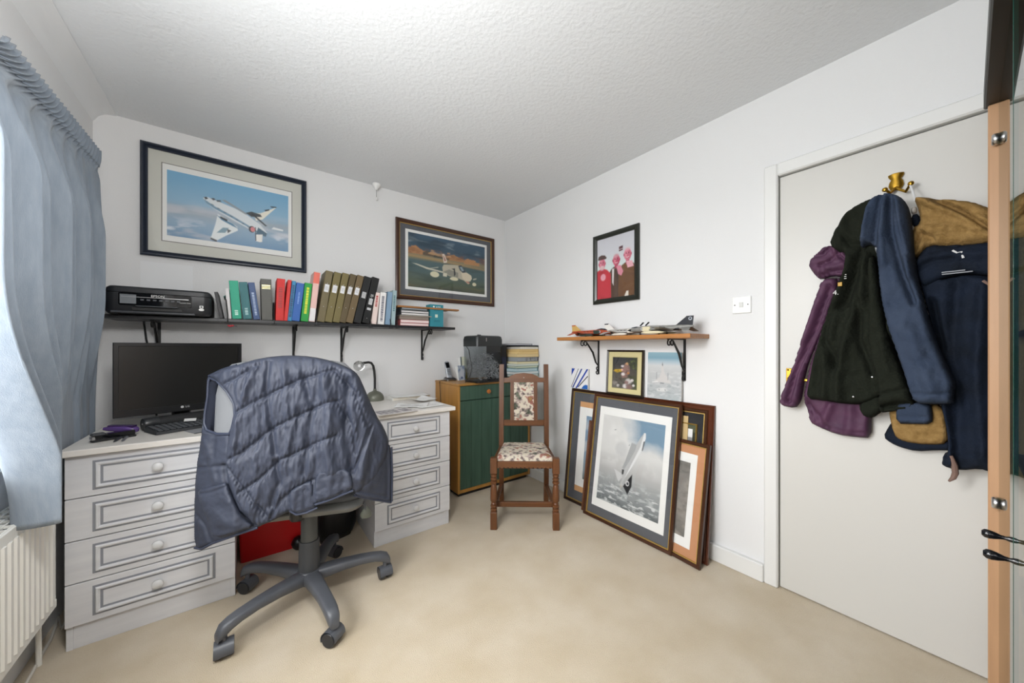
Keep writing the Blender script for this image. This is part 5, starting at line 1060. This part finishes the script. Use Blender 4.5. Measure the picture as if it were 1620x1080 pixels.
def slab(hw, y0, y1, z0, z1, r=.05):
    yc, hd = (y0 + y1) / 2, (y1 - y0) / 2
    return MB().loft([[(x, y + yc, z) for x, y in rrect(hw * k, hd * k, r, 5)] for z, k in ((z0, .93), (z0 + .012, .985), ((z0 + z1) / 2, 1), (z1 - .015, .985), (z1, .9))])
slab(.245, -.195, .25, .455, .500).build('seat_shell', seatm, och, smooth=True, angle=40)
slab(.240, -.185, .25, .495, .545).build('seat_cushion', clothm, och, smooth=True, angle=50)
# backrest: gently curved slab with rounded corners
secs = []
for z, k in ((.56, .80), (.60, .93), (.70, 1), (.85, 1.02), (.98, 1.0), (1.06, .94), (1.095, .80), (1.105, .62)):
    y0 = -.235 + .02 * ((z - .85) / .25) ** 2 - .03 * (z - .56)
    row = []
    for q in range(28):
        a = 2 * PI * q / 28; cx_ = math.copysign(abs(math.cos(a)) ** .5, math.cos(a)); sy = math.copysign(abs(math.sin(a)) ** .8, math.sin(a))
        x = .246 * k * cx_ - .016; row.append((x, y0 + .032 * sy * min(1, k * 1.05) + .35 * x * x, z))
    secs.append(row)
MB().loft(secs).build('backrest', mat('backrest_grey', '6b6d70', .6), och, smooth=True, angle=60)
MB().tube([(0, .0, .45), (0, -.16, .452), (0, -.225, .48), (0, -.245, .56), (0, -.24, .70)], .018, 10).build('back_support', black_pl, och, smooth=True)
lv = onZ(580, 800, .45); I = parent_matrix(och).inverted(); q1 = I @ onY(577, 795, 1.62); q2 = I @ onY(579, 812, 1.62); q3 = I @ onY(579, 823, 1.62)
MB().tube([I @ Vector((.33, 1.70, .47)), q1, q2], .006, 8).build('lever', basem, och, smooth=True)
MB().lathe([(.004, .030), (.010, .026), (.022, .004), (.024, -.008), (.018, -.018), (.004, -.021)], q2, 16, Matrix.Diagonal((1, .45, 1))).build('lever_paddle', mat('paddle_grey', '5d6056', .5), och, smooth=True)

# ================================================================== quilted body warmer on the chair back
gm = mat('quilted_slate', '343947', .56, bump=.35, bscale=70, var=.15, vscale=7, spec=.4)
gmd = mat('quilt_binding', '2f3546', .5)
g = thing('body_warmer', 'slate blue quilted sleeveless body warmer draped over the office chair', 'vest', (.15, 1.62, .46))
def gbase(off=0.0, lb=1.0, rb=.7):
    P0 = HUB + CN * (.285 + off)
    def f(px, py):
        r = ray(px, py); k = (P0 - CAMP).dot(CN) / r.dot(CN); P = CAMP + r * k; s = (P - HUB).dot(CU); e = 0
        if s < -.17: e = (-.17 - s) ** 1.25 * 1.6 * lb
        if s > .22: e = (s - .22) ** 1.15 * 1.1 * rb
        if P.z > 1.02: e += ((P.z - 1.02) / .1) ** 2 * .035
        e += .035 * max(0, .75 - P.z) / .3 * 0
        return P + r * (e / abs(r.dot(CN)))
    return f
def gc(pts): return [(280 + x / 3.176, 540 + y / 3.176) for x, y in pts]
gn = Vector((-.30, -.94, .15))
SE = -.0085
seams = [[(235, 222), (330, 172), (412, 122)], [(285, 372), (380, 312), (480, 262), (620, 195), (790, 145)], [(242, 600), (330, 560), (400, 505), (480, 440), (600, 380), (740, 315), (800, 300)], [(325, 752), (420, 690), (520, 595), (600, 560), (700, 510), (800, 470)], [(470, 890), (530, 790), (600, 735), (690, 690)], [(975, 430), (930, 560), (885, 650)], [(245, 610), (330, 720), (400, 800), (480, 895)], [(800, 150), (900, 260), (960, 420)], [(810, 300), (880, 420), (900, 560)]]
folds = [(gc(s), 2.6, SE) for s in seams]
vf = [([(470, 110), (455, 250), (480, 420), (500, 560)], 5, -.012), ([(400, 130), (330, 330), (300, 520)], 6, .007), ([(540, 110), (560, 260), (570, 420)], 6, .007), ([(640, 180), (690, 330), (660, 520), (640, 660)], 6, -.009), ([(590, 240), (600, 380), (560, 560)], 5, .006), ([(740, 160), (770, 330), (760, 520), (780, 640)], 12, .016), ([(860, 200), (850, 420), (880, 640)], 8, -.014), ([(930, 300), (960, 480), (930, 680)], 9, .012), ([(500, 600), (520, 700), (480, 820)], 6, -.010), ([(400, 560), (420, 700), (380, 840)], 8, .008), ([(430, 330), (440, 450), (390, 560)], 5, -.006), ([(700, 90), (720, 170), (700, 300)], 5, -.007), ([(300, 160), (290, 250), (320, 330)], 5, -.006), ([(350, 140), (370, 200), (350, 290)], 4, .005)]
folds += [(gc(a), w_ * .85, h_ * 1.25) for a, w_, h_ in vf]
def quilt(P):   # the little gathers crossing the stitch lines
    d = np.minimum.reduce([seg_dist(P, gc(s), False) for s in seams])
    return .0030 * np.exp(-((d - 4) / 3.5) ** 2) * np.sin(P[:, 0] * 1.1 + P[:, 1] * .35) + .006 * np.clip(d / 14, 0, 1)
back_pl = gc([(155, 172), (225, 142), (300, 118), (420, 82), (560, 68), (680, 75), (790, 100), (880, 140), (912, 168), (940, 230), (1000, 370), (1045, 440), (1070, 520), (1040, 620), (1000, 700), (893, 772), (886, 744), (820, 770), (760, 795), (690, 822), (600, 866), (565, 850), (480, 902), (405, 930), (330, 850), (275, 745), (242, 610), (264, 470), (292, 375), (289, 310), (252, 250), (200, 198)])
relief('inner_lining', gc([(158, 195), (205, 205), (255, 255), (300, 320), (310, 390), (290, 480), (200, 480), (140, 455), (128, 410), (132, 360), (146, 280)]), gbase(-.075, .6), gn, mat('lining_navy', '1b2030', .7), g, thick=.006, edge=6, back=.003, step=3)
relief('back_panel', back_pl, gbase(), gn, gm, g, thick=.020, edge=9, folds=folds, wr=.007, wrs=.07, wrdir=(1.7, .5), step=1.9, extra=quilt, back=.012)
left_pl = gc([(158, 176), (150, 190), (150, 280), (130, 400), (122, 490), (95, 650), (86, 880), (90, 1033), (125, 1041), (180, 1012), (300, 970), (405, 934), (470, 900), (400, 860), (330, 800), (290, 700), (275, 600), (275, 470), (262, 461), (200, 463), (150, 443), (138, 410), (141, 360), (154, 280), (163, 195), (200, 200), (190, 180)])
lf = [(gc([(130, 470), (262, 465)]), 2.2, -.004), (gc([(100, 632), (245, 622)]), 2.5, SE), (gc([(95, 850), (150, 920), (180, 1005)]), 2.5, SE), (gc([(110, 880), (105, 1030)]), 2.5, -.006), (gc([(150, 500), (170, 560), (180, 620)]), 5, .008), (gc([(200, 480), (190, 560), (160, 610)]), 5, -.008), (gc([(190, 640), (200, 700)]), 4, .006), (gc([(245, 620), (260, 720), (310, 850), (390, 915)]), 3.5, -.014)]
relief('front_panel', left_pl, gbase(-.006, 1.0), gn, gm, g, thick=.016, edge=7, folds=lf, wr=.004, wrs=.06, step=2.1, back=.012)
relief('pocket', gc([(104, 742), (170, 728), (238, 706), (250, 712), (265, 755), (300, 835), (340, 890), (392, 928), (300, 962), (190, 990), (165, 930), (140, 860), (112, 800)]), gbase(.010, 1.0), gn, gm, g, thick=.013, edge=6, folds=[(gc([(112, 762), (180, 755), (244, 728)]), 2.2, -.006), (gc([(150, 800), (220, 880), (300, 920)]), 10, .008), (gc([(190, 985), (300, 955), (385, 925)]), 2, -.004)], wr=.004, wrs=.07, step=2.1)
relief('front_panel', gc([(985, 492), (1045, 500), (1078, 530), (1082, 660), (1080, 800), (1074, 807), (1000, 795), (890, 774), (898, 738), (930, 720), (965, 640), (985, 560)]), gbase(.004, 1, .8), gn, gm, g, thick=.018, edge=6, folds=[(gc([(1045, 520), (1060, 640), (1055, 775)]), 2.5, -.006), (gc([(910, 745), (1000, 765), (1070, 780)]), 2.2, -.006), (gc([(1000, 560), (1010, 660), (960, 720)]), 8, .008)], wr=.004, wrs=.06, step=2.1)
relief('tail_flap', gc([(700, 655), (780, 640), (865, 640), (888, 700), (886, 746), (820, 772), (760, 797), (693, 817), (690, 740)]), gbase(.020), gn, gm, g, thick=.016, edge=6, folds=[(gc([(695, 805), (760, 786), (880, 738)]), 2, -.006), (gc([(780, 650), (760, 780)]), 6, .006), (gc([(840, 650), (830, 760)]), 5, -.005)], wr=.004, wrs=.08, step=2.1)
relief('tail_flap', gc([(560, 752), (620, 715), (690, 692), (696, 800), (706, 832), (650, 858), (600, 868), (560, 842)]), gbase(.012), gn, gm, g, thick=.016, edge=6, folds=[(gc([(565, 838), (600, 856), (650, 846), (700, 822)]), 2, -.006), (gc([(600, 740), (590, 840)]), 4, .005), (gc([(650, 720), (645, 830)]), 4, -.005)], wr=.004, wrs=.08, step=2.1)
# bound edges (armhole and hem)
def binding(pts, off, r=.0045, name='bound_edge'):
    f = gbase(off); MB().tube([f(*p) for p in gc(pts)], r, 7).build(name, gmd, g, smooth=True, world=True)
binding([(165, 182), (200, 197), (250, 250), (287, 312), (291, 372), (275, 440), (262, 464), (200, 464), (150, 444), (138, 410), (141, 360), (154, 280), (158, 200), (165, 182)], .006)
binding([(90, 1036), (125, 1042), (180, 1013), (300, 970), (405, 935)], .004); binding([(1078, 530), (1082, 660), (1080, 803)], .006, .004, 'zip_edge'); binding([(890, 774), (1000, 796), (1076, 808)], .006)
binding([(693, 820), (760, 799), (886, 748)], .026); binding([(565, 850), (600, 870), (650, 860), (706, 834)], .018)
binding([(160, 174), (225, 143), (300, 119)], -.004)
P = [gbase(-.035)(*q) for q in gc([(170, 190), (600, 90), (890, 150), (850, 330), (420, 330)])]

# ================================================================== coats on the door
DX = 2.05
from mathutils.bvhtree import BVHTree
def dbase(off): return lambda px, py: onX(px, py, DX - off)
def cc(pts): return [(1200 + x / 2, 240 + y / 2) for x, y in pts]
def fl(*a): return [(cc(p), w_, h_ * 1.5) for p, w_, h_ in a]
dn = (-1, .12, .06)
def hit(o, px, py):
    me = o.data; M = parent_matrix(o.parent) if o.parent else Matrix()
    b = BVHTree.FromPolygons([M @ v.co for v in me.vertices], [tuple(p.vertices) for p in me.polygons]); r = ray(px, py).normalized(); h = b.ray_cast(CAMP, r); return h[0] if h[0] else onX(px, py, DX - .1)
t = thing('coat_hook', 'brass double coat hook screwed to the door', 'hook', (DX, onX(1418, 290, DX).y, onX(1418, 290, DX).z))
hp = onX(1418, 290, DX); s_ = .0021
MB().loft([[Vector((DX - .008 + dx, hp.y + .022 * wv * math.cos(q), hp.z + dz)) + Vector((-.010 * math.sin(q) if math.sin(q) > 0 else 0, 0, 0)) for q in [2 * PI * k / 12 for k in range(12)]] for dz, wv, dx in ((.036, .7, 0), (.034, 1.0, 0), (.026, .95, 0), (.014, .62, 0), (.004, .85, 0), (-.010, .95, 0), (-.022, .75, 0), (-.030, .3, 0))]).build('back_plate', brass, t, smooth=True, world=True)
for e, mid in (((1400, 300), (1408, 305)), ((1441, 290), (1433, 303))):
    a = Vector((DX - .014, hp.y, hp.z - .022)); b = onX(*mid, DX - .03); c_ = onX(*e, DX - .045); MB().tube([a, b, c_], [.006, .005, .0045], 8).build('arm', brass, t, smooth=True, world=True); MB().lathe([(.002, -.009), (.008, -.005), (.009, 0), (.007, .006), (.002, .009)], c_, 12).build('finial', brass, t, smooth=True, world=True)
# purple jacket
pm = mat('purple_cloth', '56324c', .7, bump=.4, bscale=60, col2='452640', vscale=14)
t = thing('jacket', 'purple waterproof jacket hanging at the left of the coats on the door', 'jacket', (DX - .05, .35, 1.0), 0, 'coats on the door')
relief('body', cc([(205, 420), (262, 395), (340, 380), (400, 480), (395, 700), (370, 800), (357, 830), (358, 906), (310, 903), (250, 895), (185, 868), (163, 855), (158, 820), (142, 785), (160, 690), (200, 560)]), dbase(.028), dn, pm, t, thick=.034, edge=8, folds=fl(([(160, 800), (200, 840), (225, 880)], 5, -.015), ([(200, 860), (280, 885), (355, 888)], 1.5, -.006), ([(240, 800), (215, 850)], 7, .012), ([(300, 810), (295, 890)], 9, .008), ([(165, 790), (178, 850)], 5, -.012)), wr=.006, wrs=.04)
relief('sleeve', cc([(205, 400), (262, 400), (245, 450), (215, 540), (170, 640), (150, 700), (140, 770), (135, 790), (118, 812), (68, 802), (72, 770), (105, 700), (135, 610), (165, 520), (185, 460)]), dbase(.055), dn, pm, t, thick=.038, edge=7, folds=fl(([(235, 430), (190, 560), (130, 690), (100, 790)], 3.5, -.022), ([(80, 785), (130, 795)], 2, -.008), ([(200, 470), (150, 600)], 5, .006)), wr=.006, wrs=.05)
relief('gathered_collar', cc([(162, 368), (170, 345), (180, 327), (192, 322), (215, 300), (245, 297), (275, 306), (300, 345), (290, 395), (262, 398), (240, 392), (200, 406), (184, 396)]), dbase(.062), dn, pm, t, thick=.042, edge=6, folds=fl(([(180, 335), (215, 330), (240, 305)], 2.2, -.014), ([(170, 375), (200, 397), (240, 384), (285, 380)], 2.2, -.013), ([(205, 365), (240, 350), (262, 325), (275, 312)], 2.2, -.014), ([(262, 330), (280, 345), (292, 350)], 2, -.012), ([(185, 355), (225, 350)], 5, .008), ([(230, 375), (280, 360)], 4, .008), ([(250, 312), (262, 340)], 3, .008)), wr=.008, wrs=.07, step=2.4)
# black fleece
km_ = mat('black_fleece', '1d2019', .95, bump=1.0, bscale=80, spec=.15)
t = thing('fleece_jacket', 'black fleece jacket hanging between purple jacket and blue sweatshirt', 'jacket', (DX - .08, .25, 1.0), 0, 'coats on the door')
bf = relief('body', cc([(370, 150), (340, 160), (300, 182), (264, 222), (240, 265), (228, 300), (250, 320), (283, 330), (278, 380), (255, 430), (215, 525), (185, 640), (165, 730), (154, 782), (200, 786), (260, 796), (318, 800), (360, 795), (400, 770), (440, 740), (440, 640), (440, 500), (430, 380), (420, 250), (400, 170)]), dbase(.075), dn, km_, t, thick=.050, edge=9,
            folds=fl(([(300, 350), (260, 480), (235, 600), (225, 780)], 8, .016), ([(340, 320), (290, 480), (240, 520), (225, 600), (260, 680)], 6, -.022), ([(350, 330), (340, 470), (300, 560), (270, 700), (270, 790)], 7, .018), ([(330, 480), (330, 600), (370, 700)], 5, -.020), ([(380, 340), (400, 480), (390, 620)], 6, -.020), ([(262, 240), (300, 300), (345, 300)], 4, -.012), ([(290, 200), (270, 300)], 6, .010), ([(200, 600), (180, 770)], 7, .008)), wr=.010, wrs=.045)
relief('sleeve', cc([(370, 320), (385, 400), (395, 480), (415, 580), (445, 660), (478, 740), (497, 790), (490, 805), (470, 815), (415, 822), (385, 826), (378, 800), (384, 760), (372, 700), (355, 640), (350, 560), (352, 450), (345, 350)]), dbase(.115), dn, km_, t, thick=.045, edge=10, folds=fl(([(378, 775), (420, 760), (482, 750)], 2.5, -.010), ([(400, 600), (420, 700)], 6, .008), ([(400, 808), (440, 800), (480, 800)], 5, -.035)), wr=.006, wrs=.04)
relief('hem_corner', cc([(318, 795), (390, 760), (400, 815), (385, 826), (362, 842), (335, 838), (322, 820)]), dbase(.085), dn, km_, t, thick=.03, edge=9)
for px, py, s, f in ((1337.5, 437.8, 'E', .026), (1323.5, 463, '4.', .026)):
    h = hit(bf, px, py); M = Matrix.Translation(h + Vector((-.003, .002, 0))) @ Matrix.Rotation(-PI / 2, 4, 'Z') @ Matrix.Rotation(.0, 4, 'Y') @ FRONT
    text(s, f, mat('embroidery_white', 'd9d9d6', .7), t, Matrix.Translation(-Vector(t.location)) @ M, .001, 'embroidered_letter')
h = hit(bf, 1329, 449.5); B((0, 0, 0), (.003, .013, .016), .001).build('gold_badge', mat('badge_gold', 'b58a22', .5), t).location = h - Vector(t.location) + Vector((-.002, 0, 0))
for px, py in ((1350, 627), (1380, 596)):
    h = hit(bf, px, py); MB().lathe([(.004, 0), (.004, .005), (.002, .007)], h - Vector(t.location), 10, Matrix.Rotation(-PI / 2, 3, 'Y')).build('toggle', steel, t, smooth=True)
# navy coat with sherpa lining
nm = mat('navy_cloth', '182131', .85, bump=.5, bscale=120, spec=.2, col2='10161f', vscale=10); tm = mat('tan_sherpa', '9a7c4e', .95, bump=1.0, bscale=110, spec=.15, col2='7e6238', vscale=50)
t = thing('coat', 'navy coat with tan sherpa lining at the right of the coats on the door', 'coat', (DX - .08, .0, 1.0), 0, 'coats on the door')
nc = relief('body', cc([(492, 362), (510, 330), (545, 292), (620, 298), (728, 284), (800, 275), (850, 300), (890, 420), (900, 700), (890, 1000), (835, 1015), (735, 1013), (700, 1002), (640, 1008), (600, 1000), (581, 990), (585, 955), (606, 945), (596, 850), (570, 780), (555, 640), (545, 540), (520, 440), (500, 400)]), dbase(.050), dn, nm, t, thick=.05, edge=9,
            folds=fl(([(590, 640), (600, 800), (620, 980)], 6, .016), ([(640, 420), (620, 600), (640, 800), (640, 980)], 12, -.012), ([(590, 405), (650, 390), (730, 400), (800, 410)], 3, -.018), ([(600, 960), (700, 955), (840, 960)], 1.5, -.005), ([(560, 480), (590, 620), (600, 700)], 6, -.022), ([(720, 440), (700, 700), (720, 950)], 12, .014), ([(510, 370), (560, 320), (640, 310)], 5, .012), ([(780, 450), (790, 800)], 12, -.014)), wr=.006, wrs=.03)
relief('lower_shell', cc([(394, 902), (412, 868), (425, 850), (450, 890), (520, 905), (610, 905), (612, 945), (560, 944), (500, 948), (450, 935), (420, 922)]), dbase(.040), dn, nm, t, thick=.02, edge=6)
relief('storm_flap', cc([(492, 362), (520, 320), (545, 295), (620, 300), (735, 286), (800, 300), (800, 405), (735, 395), (650, 388), (590, 402), (545, 425), (520, 432), (500, 395)]), dbase(.085), dn, nm, t, thick=.035, edge=9, folds=fl(([(520, 350), (600, 330), (735, 330)], 7, .010), ([(500, 380), (560, 350), (620, 345)], 3, -.010)), wr=.006, wrs=.04)
relief('sherpa_lining', cc([(494, 152), (530, 148), (600, 154), (680, 160), (730, 180), (800, 200), (850, 300), (735, 300), (620, 312), (545, 305), (520, 330), (500, 345), (488, 330), (490, 240), (516, 234), (512, 200)]), dbase(.060), dn, tm, t, thick=.060, edge=12, folds=fl(([(560, 158), (640, 195), (735, 250), (800, 260)], 4, -.028), ([(515, 160), (600, 200), (735, 240)], 7, .016), ([(505, 320), (525, 270), (560, 285)], 4, -.014), ([(540, 260), (620, 260), (735, 280)], 10, .010)), wr=.006, wrs=.05)
relief('sherpa_hem', cc([(412, 826), (425, 880), (435, 905), (470, 920), (540, 928), (606, 924), (602, 860), (590, 800), (500, 790), (420, 800)]), dbase(.055), dn, tm, t, thick=.030, edge=8, wr=.004, wrs=.05)
relief('hanger_tab', cc([(482, 200), (508, 195), (516, 235), (486, 240)]), dbase(.085), dn, nm, t, thick=.012, edge=4); relief('white_tab', cc([(481, 178), (500, 172), (505, 192), (484, 200)]), dbase(.09), dn, mat('tab_white', 'd6d0c8', .7), t, thick=.012, edge=3)
MB().tube([onX(1440, 293, DX - .046), onX(1444, 303, DX - .07), onX(1448, 318, DX - .09)], .003, 6).build('hanging_loop', mat('loop_white', 'dedede', .6), t, smooth=True, world=True)
h = hit(nc, 1509, 720); lc = mat('leather_pull', '7a6258', .7)
MB().tube([hit(nc, 1505, 722) + Vector((-.006, 0, .004)), hit(nc, 1510, 735) + Vector((-.010, 0, 0)), onX(1511.5, 748, DX - .09), onX(1508, 756, DX - .09), onX(1501, 761, DX - .088)], [.004, .008, .008, .007, .003], 8).build('zip_pull', lc, t, smooth=True, world=True)
h = onX(1512, 395, DX - .128)
for px, py, w_ in ((1508, 429, .05), (1514, 431.5, .065)):
    h = onX(px, py, DX - .126); B((0, 0, 0), (.002, w_, .0035)).build('embroidered_line', mat('thread_grey', '8d9096', .7), t).location = h - Vector(t.location)
MB().tube([onX(1507, 396, DX - .13), onX(1514, 400, DX - .132), onX(1521, 398, DX - .132), onX(1524, 408, DX - .13)], .003, 6).build('zip_cord', MATS['loop_white'], t, smooth=True, world=True)
MB().tube([onX(1555, 444, DX - .12), onX(1562, 448, DX - .122), onX(1568, 452, DX - .12)], .004, 6).build('toggle', lc, t, smooth=True, world=True)
# blue sweatshirt
bm_ = mat('slate_sweatshirt', '3b4557', .9, bump=.5, bscale=120, spec=.2, col2='303b4e', vscale=12)
t = thing('sweatshirt', 'slate blue sweatshirt hanging in front of the other coats', 'sweatshirt', (DX - .12, .18, 1.0), 0, 'coats on the door')
relief('body', cc([(350, 165), (372, 145), (400, 133), (430, 133), (460, 150), (480, 185), (488, 240), (495, 330), (505, 400), (530, 490), (560, 590), (590, 660), (615, 710), (626, 736), (618, 770), (622, 797), (560, 799), (495, 797), (478, 745), (450, 660), (420, 580), (395, 490), (385, 400), (378, 320), (365, 296), (345, 296), (328, 308), (324, 285), (334, 240), (342, 200)]), dbase(.140), dn, bm_, t, thick=.050, edge=9,
       folds=fl(([(400, 150), (385, 220), (375, 310)], 5, -.018), ([(425, 150), (430, 260), (460, 380), (500, 480)], 5, -.022), ([(410, 160), (400, 260), (410, 360)], 6, .012), ([(450, 170), (465, 280), (490, 400)], 5, .012), ([(350, 190), (345, 280)], 5, .010), ([(495, 765), (560, 768), (622, 762)], 1.8, -.008), ([(480, 560), (530, 680), (560, 750)], 14, .012), ([(440, 170), (455, 260), (475, 330)], 3, -.010)), wr=.007, wrs=.045)
relief('second_cuff', cc([(435, 800), (470, 790), (545, 792), (552, 830), (550, 862), (490, 861), (436, 860)]), dbase(.095), dn, bm_, t, thick=.03, edge=7, folds=fl(([(440, 838), (550, 838)], 1.6, -.006)))
relief('inner_label', cc([(366, 296), (380, 304), (386, 345), (372, 320)]), dbase(.165), dn, mat('label_cloth', 'b9bcc0', .7, col2='6a6d72', vscale=80), t, thick=.006, edge=3)

# ================================================================== glass display cabinet at the right edge
CX0, CX1, CYF, CYB, CZ = .55, 1.885, -.058, -.44, 1.925
bch = mat('beech_edge', 'c39872', .4, var=.18, vscale=4, stretch=(9, 9, .6)); dkw = mat('black_brown_wood', '1c1a16', .45, var=.3, vscale=5, stretch=(.7, 8, 8))
t = thing('display_cabinet', 'tall glass-fronted display cabinet with beech edge at the far right', 'cabinet', ((CX0 + CX1) / 2, -.25, 0))
box2((CX1 - .018, CYB, .0), (CX1, CYF + .020, CZ), .003).build('side_panel', bch, t, world=True)
box2((CX0, CYB, .0), (CX0 + .018, CYF + .020, CZ), .003).build('side_panel', bch, t, world=True)
box2((CX0 - .02, CYB, CZ), (CX1 + .012, CYF + .028, CZ + .065), .004).build('cornice', dkw, t, world=True)
box2((CX0 + .018, CYB, .0), (CX1 - .018, CYB + .012, CZ)).build('back_panel', dkw, t, world=True)
box2((CX0 + .018, CYB, .0), (CX1 - .018, CYF - .004, .08), .002).build('plinth', dkw, t, world=True)
for z in (.45, .82, 1.19, 1.56): box2((CX0 + .019, CYB + .013, z), (CX1 - .019, CYF - .03, z + .016), .001).build('inner_shelf', dkw, t, world=True)
gl = glass('cabinet_glass', 'e6f0ec', 0, 1.5); ge = mat('glass_edge_green', '1f4a40', .15)
for x0, x1, hx in ((1.294, CX1 - .020, 1.318), (CX0 + .02, 1.288, 1.19)):
    d = box2((x0, CYF - .006, .085), (x1, CYF, CZ - .006)).build('glass_door', gl, t, world=True)
    xe = x0 if x0 > 1 else x1
    box2((xe - .0012, CYF - .0062, .085), (xe + .0012, CYF + .0004, CZ - .006)).build('glass_edge', ge, d, world=True)
    MB().lathe([(.006, 0), (.0055, .004), (.004, .008), (.0045, .014), (.0075, .022), (.0095, .030), (.009, .036), (.005, .040)], (hx, CYF, .743), 16, Matrix.Rotation(-PI / 2, 3, 'X')).build('handle', dark_gloss, d, smooth=True, world=True)
    xh = CX1 - .035 if x0 > 1 else CX0 + .035
    for z in (.62, 1.80):
        hz = onX(1575, 795, xh).z if z < 1 else onX(1577, 220, xh).z
        MB().lathe([(.016, 0), (.018, .003), (.018, .010), (.014, .014)], (xh, CYF, hz), 20, Matrix.Rotation(-PI / 2, 3, 'X')).build('hinge_cap', steel, d, smooth=True, angle=50, world=True)

# added, unseen fitting for the fill light: ceiling rose, flex and holder
t = thing('added_fill_lamp', 'added white fill lamp hanging out of view above the viewer', 'lamp', (-.05, .68, ZC))
MB().lathe([(.05, 0), (.05, -.012), (.012, -.03)], (0, 0, 0), 20).build('fill_lamp_rose', white_pl, t, smooth=True, angle=50)
MB().tube([(0, 0, -.02), (0, 0, -.52)], .004, 6).build('flex', white_pl, t)
MB().lathe([(.012, -.51), (.02, -.522), (.02, -.55), (.014, -.555)], (0, 0, 0), 16).build('fill_lamp_holder', white_pl, t, smooth=True, angle=50)
